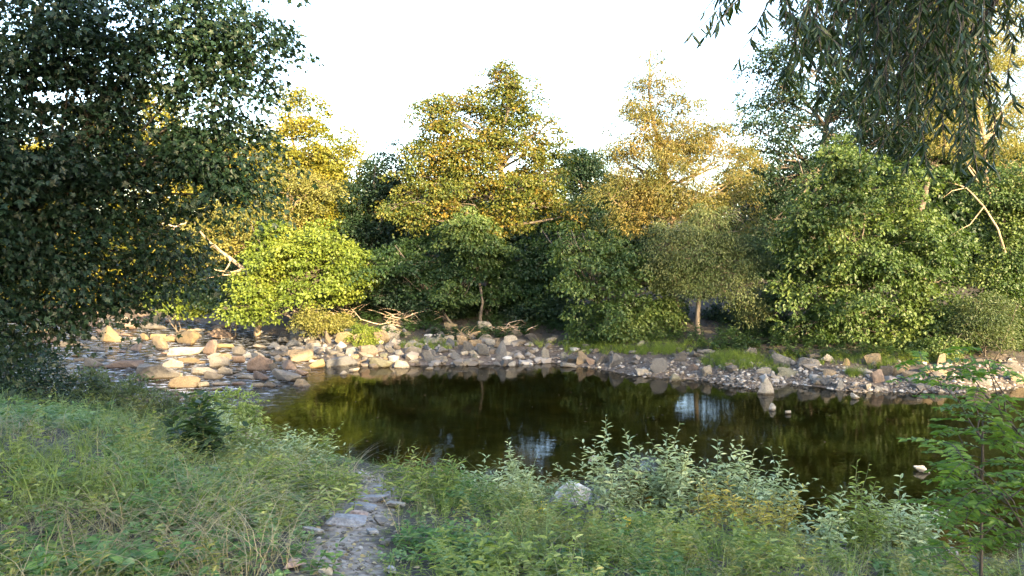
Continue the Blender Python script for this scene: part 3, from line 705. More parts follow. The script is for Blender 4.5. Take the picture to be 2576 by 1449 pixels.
HAND = [
 (304, 927, 94, 25, 's', 'pink', 'long low pinkish slab lying in the riffle, furthest left of the big ones'),
 (393, 957, 100, 36, 'k', 'grey', 'broad grey angular boulder with an undercut front in the riffle'),
 (458, 978, 73, 28, 'k', 'tan', 'tan block in front of the broad undercut boulder, water foaming round it'),
 (515, 943, 76, 24, 's', 'grey', 'grey slab sloping left right of the broad undercut boulder'),
 (535, 957, 50, 24, 'b', 'dark', 'dark purplish rounded boulder under the sloping grey slab'),
 (553, 853, 64, 31, 'b', 'pink', 'largest pinkish boulder at the back edge of the riffle'),
 (651, 934, 60, 44, 'k', 'pink', 'steeply tilted pink block standing at the right end of the riffle'),
 (725, 931, 44, 28, 'b', 'pink', 'pale pink boulder just right of the steeply tilted block'),
 (690, 934, 30, 22, 'b', 'dark', 'small dark boulder squeezed between the tilted block and the pale pink boulder'),
 (717, 960, 76, 29, 'b', 'grey', 'grey domed boulder at the pool edge in front of the tilted pink block'),
 (757, 973, 38, 20, 's', 'tan', 'pointed sunlit slab leaning at the right of the domed boulder'),
 (655, 957, 45, 22, 'b', 'pink', 'pinkish boulder left of the domed boulder'),
 (648, 976, 32, 15, 's', 'pale', 'small pale flat stone in front of the pinkish boulder by the pool'),
 (797, 928, 40, 22, 'k', 'ochre', 'square ochre block at the water edge, alone between riffle and riprap'),
 (527, 893, 44, 38, 'b', 'pink', 'upright pinkish boulder in the middle of the riffle'),
 (462, 896, 80, 26, 's', 'pale', 'wide sunlit pale slab on top of the middle riffle pile'),
 (473, 915, 58, 17, 's', 'ochre', 'ochre flat stone tucked under the wide sunlit slab'),
 (568, 906, 36, 18, 'b', 'tan', 'tan boulder right of the upright pinkish boulder'),
 (600, 893, 40, 20, 's', 'grey', 'grey flat stone behind the tan riffle boulder'),
 (700, 897, 45, 16, 's', 'dark', 'dark flat stone in the shaded water behind the tilted block'),
 (742, 876, 50, 20, 'b', 'blue', 'bluish dark boulder at the shaded back of the riffle right end'),
 (790, 878, 42, 18, 's', 'grey', 'grey flat stone right of the bluish dark boulder'),
 (427, 861, 40, 17, 's', 'ochre', 'yellow sunlit flat stone left of the back pinkish boulder'),
 (482, 849, 40, 24, 'b', 'tan', 'tan rounded boulder close left of the largest pinkish boulder'),
 (395, 855, 38, 16, 's', 'ochre', 'low ochre stone left of the yellow sunlit flat one'),
 (857, 922, 78, 29, 's', 'blue', 'blue-grey slab tilted like a roof at the left end of the riprap'),
 (957, 925, 60, 29, 'b', 'green', 'squat greenish boulder at the riprap water edge'),
 (1012, 926, 38, 20, 's', 'pale', 'pale wedge stone right of the squat greenish boulder'),
 (1082, 914, 44, 31, 'b', 'grey', 'rounded grey boulder in the middle of the riprap edge'),
 (1116, 914, 24, 18, 'b', 'pale', 'small pale stone right of the rounded riprap boulder'),
 (1183, 920, 78, 22, 's', 'pale', 'long pale flat slab at the water edge of the riprap'),
 (1146, 906, 32, 22, 'b', 'grey', 'grey stone leaning behind the long pale slab'),
 (1177, 885, 32, 30, 'b', 'grey', 'upright egg-shaped grey boulder above the long pale slab'),
 (1215, 897, 34, 35, 'k', 'grey', 'upright grey block right of the egg-shaped boulder'),
 (1261, 895, 40, 40, 'p', 'grey', 'tall pointed boulder at the right end of the riprap'),
 (1283, 870, 34, 28, 'k', 'pale', 'pale angular boulder perched behind the tall pointed one'),
 (1131, 875, 30, 25, 'b', 'blue', 'bluish boulder by the grass tuft above the riprap'),
 (1277, 899, 22, 16, 'b', 'pale', 'small pale stone at the foot of the tall pointed boulder'),
 (1288, 923, 18, 15, 'b', 'white', 'little white stone alone at the dark water edge'),
 (1371, 904, 19, 33, 'k', 'pale', 'slim upright pale stone on the dark muddy shore'),
 (1420, 906, 25, 20, 'b', 'grey', 'small grey boulder between slim upright stone and sandy shore'),
 (1218, 836, 44, 28, 'k', 'grey', 'square grey block high on the shaded bank'),
 (1297, 845, 32, 17, 'b', 'dark', 'dark boulder under the orange-lit sticks'),
 (1132, 833, 34, 21, 'b', 'ochre', 'mossy yellowish boulder high on the bank left of the square block'),
 (1089, 836, 36, 14, 's', 'dark', 'dark flat stone high on the bank left of the mossy boulder'),
 (823, 865, 36, 34, 'b', 'tan', 'leftmost of the sunlit orange boulders above the riprap'),
 (866, 868, 45, 35, 'k', 'ochre', 'large sunlit ochre block above the tilted blue-grey slab'),
 (908, 868, 36, 30, 'b', 'tan', 'sunlit tan boulder beside the bright weed tuft'),
 (957, 865, 40, 35, 'k', 'tan', 'sunlit leaning slab right of the bright weed tuft'),
 (925, 900, 46, 33, 'k', 'pink', 'pinkish leaning block in the middle left riprap'),
 (884, 893, 29, 21, 'k', 'blue', 'bluish block left of the pinkish leaning one'),
 (833, 896, 35, 20, 'b', 'grey', 'grey boulder with a white vein behind the tilted slab'),
 (1105, 862, 26, 18, 'b', 'pale', 'pale stone right half of a pair behind the grass tuft'),
 (1078, 863, 26, 18, 'b', 'grey', 'grey stone left half of a pair behind the grass tuft'),
 (1075, 880, 21, 13, 'b', 'blue', 'small bluish stone in front of the grass tuft'),
 (864, 943, 17, 11, 'b', 'white', 'tiny white stone alone in the pool off the riprap'),
 (891, 936, 26, 10, 's', 'pale', 'flat pale stone awash between tiny white stone and riprap'),
 (1081, 930, 20, 8, 's', 'pale', 'pale flat stone awash under the rounded riprap boulder'),
 (1658, 938, 46, 40, 'k', 'blue', 'dark bluish angular boulder with hollows on the sandy shore'),
 (1700, 960, 30, 22, 'b', 'green', 'greenish boulder standing in the shallows right of the hollowed one'),
 (1779, 947, 25, 29, 'k', 'pale', 'pale upright slab on the gravel below the grass'),
 (1744, 934, 27, 20, 'b', 'pink', 'pinkish stone left of the pale upright slab'),
 (1927, 994, 42, 48, 'p', 'white', 'big whitish pointed boulder standing in the pool off the gravel spit'),
 (1984, 953, 52, 30, 'b', 'green', 'broad smooth greenish boulder on the gravel behind the whitish one'),
 (1970, 925, 42, 42, 'b', 'grey', 'tall grey boulder at the right end of the grass'),
 (1888, 899, 36, 26, 'k', 'grey', 'grey slab leaning back on the grass top'),
 (2044, 926, 62, 27, 's', 'grey', 'long mossy grey slab under the big round bush'),
 (2085, 973, 34, 24, 'b', 'blue', 'bluish stone at the water left of the small pointed one'),
 (2116, 981, 24, 32, 'p', 'blue', 'small pointed bluish stone like a shark fin at the water edge'),
 (2064, 958, 18, 12, 'b', 'green', 'small greenish stone behind the bluish one on the gravel'),
 (1943, 1033, 17, 20, 'b', 'white', 'small upright white stone in the pool before the whitish boulder'),
 (1983, 1043, 15, 11, 'k', 'pale', 'small pale block right of the upright white stone in the pool'),
 (1947, 899, 24, 18, 'b', 'dark', 'dim grey stone behind the tall boulder at the grass end'),
 (1957, 957, 21, 11, 's', 'pale', 'flat pale chip between whitish and smooth greenish boulders'),
 (2130, 922, 17, 20, 'b', 'ochre', 'narrow sunlit ochre stone under the round bush'),
 (2199, 922, 46, 34, 'b', 'ochre', 'rounded sunlit orange boulder under the round bush'),
 (2232, 947, 28, 28, 'k', 'dark', 'dark square stone left of the flat ochre slab'),
 (2270, 946, 46, 28, 's', 'ochre', 'flat ochre slab right of the dark square stone'),
 (2210, 967, 31, 35, 'k', 'pink', 'pinkish square block with a flat face toward the water'),
 (2303, 965, 50, 30, 'k', 'tan', 'large tan triangular boulder with a dark shaded left face'),
 (2343, 947, 44, 23, 'b', 'tan', 'smooth tan boulder behind the triangular one'),
 (2185, 981, 26, 16, 'k', 'pale', 'pale block at the water edge left of the pinkish square block'),
 (2211, 985, 26, 15, 'b', 'blue', 'bluish lump at the water edge under the pinkish square block'),
 (2153, 1004, 22, 16, 'b', 'white', 'white egg-like stone in the water near the right shore'),
 (2333, 979, 24, 13, 'b', 'blue', 'lilac-grey stone on the sunlit gravel at right'),
 (2371, 991, 19, 12, 'b', 'pale', 'pale stone in the water behind the robinia tip'),
 (2466, 967, 54, 40, 'k', 'grey', 'big grey wedge boulder seen through the robinia leaves'),
 (2541, 936, 70, 26, 's', 'dark', 'long dark slab at the right edge under the bushes'),
 (2565, 969, 45, 30, 'k', 'tan', 'sunlit tan boulder cut by the right edge of the view'),
 (2370, 922, 34, 34, 'k', 'tan', 'sunlit upright tan rock behind the yellow weeds at right'),
 (1466, 916, 28, 33, 'b', 'tan', 'tan upright boulder at the left end of the mossy strip'),
 (1490, 917, 26, 20, 'b', 'pink', 'pinkish low stone right of the tan upright boulder'),
 (1518, 916, 28, 26, 'b', 'dark', 'dark reddish stone left of the grey fan-shaped boulder'),
 (1553, 919, 42, 33, 'b', 'blue', 'grey fan-shaped boulder below the mossy strip'),
 (1440, 925, 55, 13, 's', 'pale', 'thin pale slab lying at the dark water edge'),
 (1417, 906, 16, 16, 'b', 'green', 'small greenish stone behind the thin pale slab'),
 (1440, 909, 28, 12, 's', 'grey', 'low grey stone between thin pale slab and tan upright boulder'),
 (1620, 943, 42, 16, 's', 'pale', 'jagged pale slab left of the hollowed dark boulder'),
 (1440, 1272, 92, 84, 'b', 'white', 'large whitish boulder half hidden by the near bank weeds'),
 (1395, 1272, 32, 30, 'b', 'blue', 'small bluish stone leaning left against the large whitish boulder'),
 (1495, 1161, 30, 14, 's', 'pale', 'pale flat stone in the pool beside the tallest willow shoot'),
 (2325, 1190, 34, 25, 'b', 'white', 'white rounded stone in the dark pool left of the robinia'),
 (2362, 1296, 18, 14, 'b', 'pink', 'small pinkish stone in the brown shallows under the robinia'),
 (2570, 1125, 34, 16, 'b', 'pale', 'pale stone in the pool at the right edge behind robinia leaves'),
 (2395, 1400, 40, 22, 'b', 'grey', 'grey stone in the mud at the near shore under the robinia'),
]
for h_ in HAND: stone(*h_)
PATHST = [
 (924, 1265, 108, 22, 'S', 'blue', 'broad bluish paving slab across the footpath, second from the water'),
 (902, 1284, 95, 20, 'S', 'blue', 'bluish paving slab with a broken front edge, third from the water'),
 (899, 1307, 62, 22, 'S', 'pink', 'lilac sloping paving stone in the middle of the stepped path'),
 (866, 1324, 108, 20, 'S', 'blue', 'long bluish paving slab forming the lowest step of the path'),
 (965, 1238, 58, 14, 'S', 'blue', 'small bluish paving stone nearest the water on the path'),
 (785, 1345, 66, 20, 'S', 'grey', 'grey flat stone at the left side of the path in the grass'),
 (988, 1283, 42, 22, 'k', 'grey', 'grey edging stone standing right of the broken paving slab'),
 (935, 1349, 28, 22, 'k', 'blue', 'small bluish edging stone below the lowest step'),
 (735, 1438, 50, 30, 'b', 'pink', 'pink stone in the grass left of the path at the bottom'),
 (815, 1452, 46, 14, 'S', 'pale', 'pale flat stone sunk in the path at the very bottom'),
 (984, 1448, 22, 26, 'k', 'blue', 'narrow bluish stone at the right of the path at the bottom'),
 (918, 1205, 46, 14, 'S', 'pale', 'pale flat stone at the path end by the shore'),
 (955, 1322, 34, 26, 'b', 'dark', 'dark mossy edging stone right of the lilac paving stone'),
 (968, 1372, 24, 20, 'b', 'dark', 'dark edging stone right of the path near the bottom'),
]
for h_ in PATHST: stone(*h_, name='paving_stone' if h_[4] == 'S' else None, tilt=0.04)

USED = set()
CUTS = (' with ', ' lying', ' standing', ' at ', ' in ', ' on ', ' just ', ' right', ' left', ' behind', ' under', ' beside', ' above', ' of ', ' close', ' alone', ' like', ' tucked', ' leaning', ' sloping', ' squeezed', ' half', ' between', ' forming')
def fill(n, region, size, kinds, tones, zone, group, mind=0.8):
    """further stones of the same beds, each described by its neighbour"""
    taken = [(p[4], p[5], p[3] / p[2 + 0] * F if False else 0) for p in placed]
    out = 0; tries = 0
    marks = [p for p in placed if p[3] > 0.4 and not p[7].startswith('small ') and p[0].get('group') is None]
    new = []
    while out < n and tries < n * 60:
        tries += 1
        px = region[0] + RNG.random() * (region[2] - region[0]); pb = region[1] + RNG.random() * (region[3] - region[1])
        if not zone(px, pb): continue
        dep_k = 1.0
        w = size[0] + (size[1] - size[0]) * RNG.random() ** 1.8
        ok = True
        for o, X, Y, W, qx, qb, _, _ in placed:
            wq = W * F / Y
            if abs(qx - px) < (w + wq) * 0.36 and abs((qb) - (pb)) < (w + wq) * 0.16 * mind: ok = False; break
        if not ok: continue
        kd = random.choice(kinds); tn = random.choice(tones)
        p = hit(px, pb)
        sz = 'tiny' if w < size[0] + (size[1] - size[0]) * 0.12 else 'small' if w < size[0] + (size[1] - size[0]) * 0.4 else 'medium-sized'
        tw = {'grey': 'grey', 'blue': 'bluish', 'tan': 'tan', 'pink': 'pinkish', 'pale': 'pale', 'white': 'white', 'dark': 'dark', 'ochre': 'ochre', 'green': 'greenish'}[tn]
        kw = {'b': 'rounded', 's': 'flat', 'k': 'angular'}[kd]
        for best in sorted(marks, key=lambda m: (m[4] - px) ** 2 + ((m[5] - pb) * 2.2) ** 2)[:6]:
            dx, dy = px - best[4], (pb - best[5]) * 2.2
            rel = ('right of' if dx > 0 else 'left of') if abs(dx) > abs(dy) else ('in front of' if dy > 0 else 'behind')
            lm = best[7]
            for cut in CUTS:
                i = lm.find(cut)
                if i > 8: lm = lm[:i]
            lab = f'{sz} {tw} {kw} stone {rel} the {lm}'
            if lab not in USED: break
        USED.add(lab)
        stone(px, pb, w, w * {'b': 0.6, 's': 0.25, 'k': 0.6}[kd], kd, tn, lab, group)
        out += 1

def z_riffle(px, pb):
    # the stony riffle: wide at left, ending at the pool
    top = np.interp(px, [60, 150, 250, 450, 600, 720, 820], [830, 805, 792, 800, 826, 850, 890])
    bot = np.interp(px, [100, 250, 400, 560, 700, 820], [915, 950, 985, 985, 980, 925])
    return top < pb < bot
fill(60, (70, 790, 560, 900), (22, 78), 'sssb', ['tan', 'ochre', 'pink', 'pale', 'tan', 'grey'], z_riffle, 'stones of the sunlit riffle')  # yellowish tones put the golden sunlight into the stone colour
fill(46, (180, 870, 800, 985), (22, 74), 'sssbk', ['grey', 'pink', 'blue', 'pale', 'grey', 'tan'], z_riffle, 'stones of the shaded riffle')
def z_rip(px, pb):
    top = np.interp(px, [700, 850, 1000, 1150, 1300], [835, 828, 832, 840, 862]); return top < pb < 924
fill(76, (700, 828, 1300, 924), (18, 46), 'bbks', ['grey', 'pale', 'grey', 'tan', 'green', 'blue'], z_rip, 'stones of the riprap bank', 0.9)
def z_bank(px, pb):
    lo = np.interp(px, [1300, 1500, 1650, 1900, 2000, 2150, 2576], [915, 922, 945, 970, 960, 980, 975]); return lo - 75 < pb < lo
fill(40, (1320, 850, 2570, 985), (14, 40), 'bks', ['grey', 'dark', 'tan', 'pale', 'green'], z_bank, 'stones of the right-hand shore')

# sunken stones on the river bed (seen through the water)
for k in range(26):
    px = 1250 + RNG.random() * 1250; pb = 1000 + RNG.random() * 300
    d0 = ray(px, pb); q = on_plane(px, pb, -0.45)
    if not (y_near(q[0]) + 0.8 < q[1] < y_far(q[0]) - 0.8): continue
    zb = float(height(q[0], q[1]))
    w = 0.25 + 0.5 * RNG.random()
    o = bpy.data.objects.new('sunken_stone', random.choice(STONES['s'])); COL.objects.link(o)
    o.location = (q[0], q[1], zb + 0.03); o.scale = (w / 2, w * 0.4, w * 0.16); o.rotation_euler = (0, 0, RNG.random() * 6)
    o.color = (0.22, 0.15, 0.07, 1)
    tag(o, 'dim brown flat stone under the water of the dark pool', 'stone', 'sunken stones on the pool bed')

# gravel: pebbles nobody could count
def pebbles(name, pts, smin, smax, mat):
    D, Fc = ICO[1]
    n = len(pts)
    s = smin + (smax - smin) * RNG.random(n) ** 2.2
    sc = s[:, None] * np.stack([0.8 + .5 * RNG.random(n), 0.7 + .4 * RNG.random(n), 0.4 + .35 * RNG.random(n)], -1)
    a = RNG.random(n) * 6.28
    jit = 1 + 0.22 * RNG.normal(size=(n, len(D)))
    V = D[None] * jit[..., None] * sc[:, None, :]
    ca, sa = np.cos(a)[:, None], np.sin(a)[:, None]
    V = np.stack([V[..., 0] * ca - V[..., 1] * sa, V[..., 0] * sa + V[..., 1] * ca, V[..., 2]], -1)
    V += pts[:, None] + np.array([0, 0, 0.2]) * s[:, None, None]
    m = MB(); m.add(V, [(Fc[None] + (np.arange(n) * len(D))[:, None, None]).reshape(-1, 3)])
    o = m.build(name, mat)
    return tag(o, kind='stuff')
def scatter_px(n, x0, x1, f):
    P = []
    x = x0 + (x1 - x0) * RNG.random(n)
    return x
n = 9000
X = -8 + 24 * RNG.random(n); S = np.abs(RNG.normal(size=n)) * 0.9 - 0.15
dens = np.interp(X, [-8, 0, 2, 4, 6, 8, 14, 16], [.06, .06, .12, .3, .9, 1, .6, .5])
k = RNG.random(n) < dens
X, S = X[k], S[k]
Y = y_far(X) + S
pebbles('gravel', np.stack([X, Y, height(X, Y)], -1), 0.012, 0.075, PEBBLE)
n = 240
q = [(700 + 640 * RNG.random(), 830 + 95 * RNG.random()) for _ in range(n)]
P = np.array([hit(*v) for v in q if z_rip(*v)])
pebbles('riprap_rubble', P, 0.07, 0.26, PEBBLE)
q = [(1320 + 1250 * RNG.random(), 860 + 120 * RNG.random()) for _ in range(260)]
P = np.array([hit(*v) for v in q if z_bank(*v)])
pebbles('shore_rubble', P, 0.05, 0.22, PEBBLE)
n = 2600
X = -24 + 19 * RNG.random(n); Y = y_near(X) + (y_far(X) - y_near(X)) * (0.2 + 0.8 * RNG.random(n))
pebbles('riffle_gravel', np.stack([X, Y, height(X, Y)], -1), 0.05, 0.17, PEBBLE)
n = 900
t = RNG.random(n) * (len(PATH) - 1.01); i = t.astype(int); fr = (t - i)[:, None]
C_ = PATH[i] * (1 - fr) + PATH[i + 1] * fr + RNG.normal(size=(n, 2)) * 0.2
pebbles('path_gravel', np.stack([C_[:, 0], C_[:, 1], height(C_[:, 0], C_[:, 1])], -1), 0.006, 0.028, PEBBLE)

n = 60
X = -5 + 13 * RNG.random(n); Y = y_near(X) + .4 + (y_far(X) - y_near(X) - .8) * RNG.random(n) ** 1.6
m = MB()
leaves(m, np.stack([X, Y, np.full(n, .006)], -1), rnd3(n) * np.array([1, 1, .02]), np.array([0, 0, 1.]) + RNG.normal(size=(n, 3)) * .06, .04 + .05 * RNG.random(n), .035, T_OV)
tag(m.build('floating_leaves', LM['ochre']), kind='stuff')

n = 420
t = RNG.random(n) * (len(PATH) - 1.01); i = t.astype(int); fr = (t - i)[:, None]
C_ = PATH[i] * (1 - fr) + PATH[i + 1] * fr + RNG.normal(size=(n, 2)) * .3
m = MB()
leaves(m, np.stack([C_[:, 0], C_[:, 1], height(C_[:, 0], C_[:, 1]) + .012], -1), rnd3(n) * np.array([1, 1, .15]), np.array([0, 0, 1.]) + RNG.normal(size=(n, 3)) * .35, .03 + .04 * RNG.random(n), .03, T_OV)
tag(m.build('fallen_leaves', LM['straw']), kind='stuff')

# ------------------------------------------------------------------ driftwood
def twig_pile(label, px, pb, w, h, n, r=0.014, mat=DEADWOOD, name='twig_pile'):
    c = hit(px, pb); d = c[1]; W = w / F * d; H = h / F * d
    m = MB()
    for _ in range(n):
        a = c + np.array([RNG.normal() * W * .22, RNG.normal() * W * .2 + .2, abs(RNG.normal()) * H * .35])
        th = RNG.normal() * 0.5 + (pi if RNG.random() < .5 else 0)
        l = W * (0.25 + .45 * RNG.random())
        b = a + np.array([math.cos(th) * l, math.sin(th) * l * .6, RNG.normal() * H * .35])
        b[2] = max(b[2], float(surf(b[0], b[1])) + .01)
        tube(m, bend(a, b, 5, 0.12 * RNG.normal(), .05), np.linspace(r * (0.5 + RNG.random()), r * .3, 5), 4)
    o = m.build(name, mat, None, c, smooth=True)
    return tag(o, label, 'driftwood')
twig_pile('tangle of dead twigs under the right side of the bright hazel bush', 885, 800, 110, 60, 46, 0.02)
twig_pile('heap of dead sticks and roots in the shade above the riprap', 1010, 815, 130, 45, 46, 0.022)
twig_pile('reddish nest-like heap of twigs left of the square grey block', 1172, 855, 60, 24, 60, 0.012, BARK_PALE)
twig_pile('orange-lit bundle of sticks above the pointed boulder', 1290, 836, 75, 22, 34, 0.018)
twig_pile('few thin dead sticks on the dark muddy shore', 1400, 912, 80, 14, 9, 0.012)
twig_pile('dry twig litter on the near bank left of the pool', 610, 1130, 110, 40, 60, 0.010, DEADWOOD)

# ------------------------------------------------------------------ overhanging near trees
NB = np.array([-7.2, 7.2, float(height(-7.2, 7.2))])
mp_lobes = [lobe(*l, d) for l, d in [((60, 40, 200, 110), 7.6), ((260, 20, 180, 80), 8.0), ((470, 40, 130, 90), 8.4), ((600, 60, 90, 80), 8.6), ((620, 160, 80, 70), 8.6),
    ((480, 180, 100, 50), 8.3), ((160, 150, 190, 60), 7.8), ((560, 260, 110, 60), 8.6), ((80, 350, 200, 70), 7.8), ((270, 330, 120, 60), 8.2), ((470, 380, 110, 70), 8.5), ((580, 390, 80, 90), 8.7),
    ((540, 490, 60, 60), 8.8), ((380, 470, 130, 70), 8.5), ((150, 470, 200, 80), 8.0), ((60, 590, 170, 90), 7.8), ((270, 590, 140, 80), 8.3), ((420, 605, 80, 50), 8.7), ((450, 690, 60, 45), 9.0),
    ((120, 720, 180, 80), 8.0), ((300, 715, 90, 48), 8.6), ((60, 800, 130, 45), 8.2), ((330, 150, 110, 70), 8.2), ((60, 190, 120, 50), 7.6), ((250, 250, 120, 50), 8.4), ((200, 400, 120, 60), 8.4), ((-120, 300, 200, 300), 7.2), ((-120, 700, 180, 200), 7.2)]]
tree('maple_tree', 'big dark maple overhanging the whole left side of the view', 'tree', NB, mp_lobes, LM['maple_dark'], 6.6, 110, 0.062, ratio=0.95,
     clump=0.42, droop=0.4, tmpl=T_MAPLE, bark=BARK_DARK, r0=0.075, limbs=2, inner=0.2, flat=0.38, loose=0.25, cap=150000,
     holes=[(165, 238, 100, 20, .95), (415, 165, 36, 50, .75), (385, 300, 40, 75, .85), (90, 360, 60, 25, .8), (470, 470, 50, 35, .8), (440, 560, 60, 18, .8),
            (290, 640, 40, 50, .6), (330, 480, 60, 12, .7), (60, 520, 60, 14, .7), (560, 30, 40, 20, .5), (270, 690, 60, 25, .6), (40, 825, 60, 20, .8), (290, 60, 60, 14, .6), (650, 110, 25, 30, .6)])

def willow_branches():
    base = np.array([6.2, 3.6, float(height(6.2, 3.6))])
    root = empty('willow_tree', base, 'dark willow whose long narrow leaves hang into the top right corner', 'tree')
    tm, lm = MB(), MB()
    top = np.array([5.6, 3.9, 8.6])
    tube(tm, bend(base - np.array([0, 0, .2]), top, 8, 0, .015), np.linspace(.24, .1, 8), 9)
    ends = [((1880, -40), 3.6), ((1960, -60), 3.8), ((2050, -90), 3.9), ((2130, -100), 4.2), ((2230, -120), 4.3), ((2320, -110), 4.0), ((2420, -120), 4.4), ((2500, -100), 3.9), ((2200, 40), 4.6), ((2300, 90), 4.6), ((2400, 140), 4.5), ((2100, 30), 4.5)]
    for (px, py), d in ends:
        e = at_depth(px, py, d)
        st = top + np.array([0, 0, -RNG.random() * 1.2])
        L0 = bend(st, e, 8, 0.10, .02)
        tube(tm, L0, np.linspace(.05, .012, 8), 5)
        # hanging twigs
        for q in range(38):
            k = 3 + int(RNG.random() * 5); a = L0[min(k, 7)] + RNG.normal(size=3) * np.array([.22, .2, .1])
            low = np.interp((a[0] / a[1]) * F + CX, [1880, 1960, 2060, 2150, 2260, 2380, 2470, 2560], [150, 230, 260, 330, 370, 400, 330, 120])
            zl = at_depth(CX, low, a[1])[2]
            ln = max(0.25, min((a[2] - zl) * (0.3 + .8 * RNG.random()), 2.2))
            if not 1872 < to_px(a[None])[0][0] < 2490: continue
            b = a + np.array([RNG.normal() * .16 - .05, RNG.normal() * .16, -ln])
            pts = bend(a, b, 7, 0.0, .03)
            tube(tm, pts, np.linspace(.006, .002, 7), 3, cap=False)
            nl = int(ln / 0.018)
            t = np.sort(RNG.random(nl)) * 6
            i = np.minimum(t.astype(int), 5); f = (t - i)[:, None]
            pos = pts[i] * (1 - f) + pts[i + 1] * f
            out = rnd3(nl); out[:, 2] = -0.9 - .5 * RNG.random(nl)
            ll = 0.05 + .055 * RNG.random(nl)
            leaves(lm, pos, out, rnd3(nl), ll, ll * .17, T_LANCE)
    tm.build('trunk', BARK_DARK, root, base, smooth=True)
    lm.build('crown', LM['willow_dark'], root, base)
willow_branches()

# trees on the near bank behind the viewer: their shade covers the bank and the pool
CAST = [((2.5, 8, 3.4), 6.2), ((8.0, 13.5, 2.0), 0), ]
def shade_tree(x, y, lobes_xz, n, label):
    lb = [(np.array([a, y + RNG.normal() * .5, z]), np.array([rx, 1.8, rz])) for a, z, rx, rz in lobes_xz]
    tree('near_bank_tree', label, 'tree', (x, y, float(height(x, y))), lb, LM['mid'], 5.5, 80, 0.34, inner=0.15, clump=0.8, r0=0.3, limbs=2,
         group='trees on the near bank behind the viewer')
SH = [(3.0, [(2, 8, 3.2, 3), (5.5, 7.5, 3.4, 3.2), (9, 7, 3, 2.6), (2, 6, 3, 2), (5, 11, 3.2, 3.2), (4, 15, 3.6, 3), (6.4, 12.8, 1.7, 1.9), (1, 12, 3, 3), (0, 16, 3, 2.5)]),
      (12.0, [(9, 8, 3, 2.6), (12.5, 9.5, 3, 2.6), (14.5, 7.5, 3, 2.4), (12.5, 10.6, 2, 1.2)]),
      (21.5, [(18, 9, 3, 3), (21.5, 12, 3, 3), (20.5, 16.2, 2.1, 1.9), (23.4, 16.4, 2, 1.8), (25.5, 11.5, 2.6, 3), (22, 8, 3, 3), (19.6, 12.4, 1.8, 1.5), (25.2, 15.5, 1.6, 1.6)]),
      (30.0, [(29, 8, 3, 2.4), (33, 8, 3, 2.2), (28.6, 10.8, 1.8, 1.6), (30.0, 17.3, 1.3, 1.2), (37, 9, 3, 2.5)]),
      (-6, [(-6, 8, 3.5, 3), (-4, 13, 3.5, 3), (-8, 13, 3.5, 3)])]
BACK = 14.0      # the row stands this far behind the first line; shifted along the sun's direction
for i, (x, l) in enumerate(SH):
    shade_tree(x + .577 * BACK, -12 - BACK, [(a + .577 * BACK, z + .331 * BACK, rx, rz) for a, z, rx, rz in l], 480, 'tall broadleaf tree on the near bank behind the viewer')

# ------------------------------------------------------------------ near bank plants
def plant_leaf_stem(lm, tm, base, h, lean, nleaf, L, ratio, tmpl=T_LANCE, r=0.004, droop=0.2, start=0.15, updir=0.7, ang=2.4):
    top = base + np.array([lean[0], lean[1], h])
    pts = bend(base, top, 6, 0.0, 0.02)
    pts[:, :2] += (np.linspace(0, 1, 6) ** 2)[:, None] * np.asarray(lean)[None] * .35
    tube(tm, pts, np.linspace(r, r * .35, 6), 4, cap=False)
    t = start + (1 - start) * (np.arange(nleaf) + RNG.random(nleaf) * .5) / nleaf
    u = t * 5; i = np.minimum(u.astype(int), 4); f = np.minimum(u - i, 1)[:, None]
    pos = pts[i] * (1 - f) + pts[i + 1] * f
    a = np.arange(nleaf) * ang + RNG.random() * 6
    out = np.stack([np.cos(a), np.sin(a), updir * (0.2 + t * .8) - droop + RNG.normal(size=nleaf) * .22], -1)
    nr = np.stack([-np.cos(a) * .5, -np.sin(a) * .5, np.ones(nleaf)], -1) + RNG.normal(size=(nleaf, 3)) * .3
    ll = L * (0.55 + .5 * RNG.random(nleaf)) * (1 - .45 * t ** 3)
    leaves(lm, pos, out, nr, ll, ll * ratio, tmpl)

def shoots(label, px, pb, pt, nst, spread, mat='salix', L=0.085, ratio=0.29, name='willow_shoot', cat='willow shoots', group=None, tmpl=T_LANCE, stem=STEM, dens=21, lean=None):
    b = hit(px, pb); d = b[1]
    H = (pb - pt) / F * d * 1.02
    root = empty(name, b, label, cat, group)
    lm = MB()
    L = L * 1.85
    for s in range(nst):
        tm = MB()
        k = 1.0 if s == 0 else 0.5 + .42 * RNG.random()
        off = RNG.normal(size=2) * spread * (0.15 if s == 0 else 1)
        bb = np.array([b[0] + off[0], b[1] + off[1], 0]); bb[2] = float(height(bb[0], bb[1])) - .02
        ln = (np.array(lean) if lean else RNG.normal(size=2) * .1 + off * .35) * (H * k)
        plant_leaf_stem(lm, tm, bb, H * k, ln, int(dens * (0.5 + H * k * .6)), L, ratio, tmpl, r=0.004 + .002 * H)
        for q in range(4 if H * k > .6 else 2):
            t = .2 + .5 * RNG.random()
            b2 = bb + np.array([ln[0] * t, ln[1] * t, H * k * t])
            plant_leaf_stem(lm, tm, b2, H * k * .35, RNG.normal(size=2) * .2, int(dens * .4), L * .85, ratio, tmpl, r=0.003, start=.05)
        tm.build('stem', stem, root, b, smooth=True)
    lm.build('foliage', LM[mat], root, b)
    return root

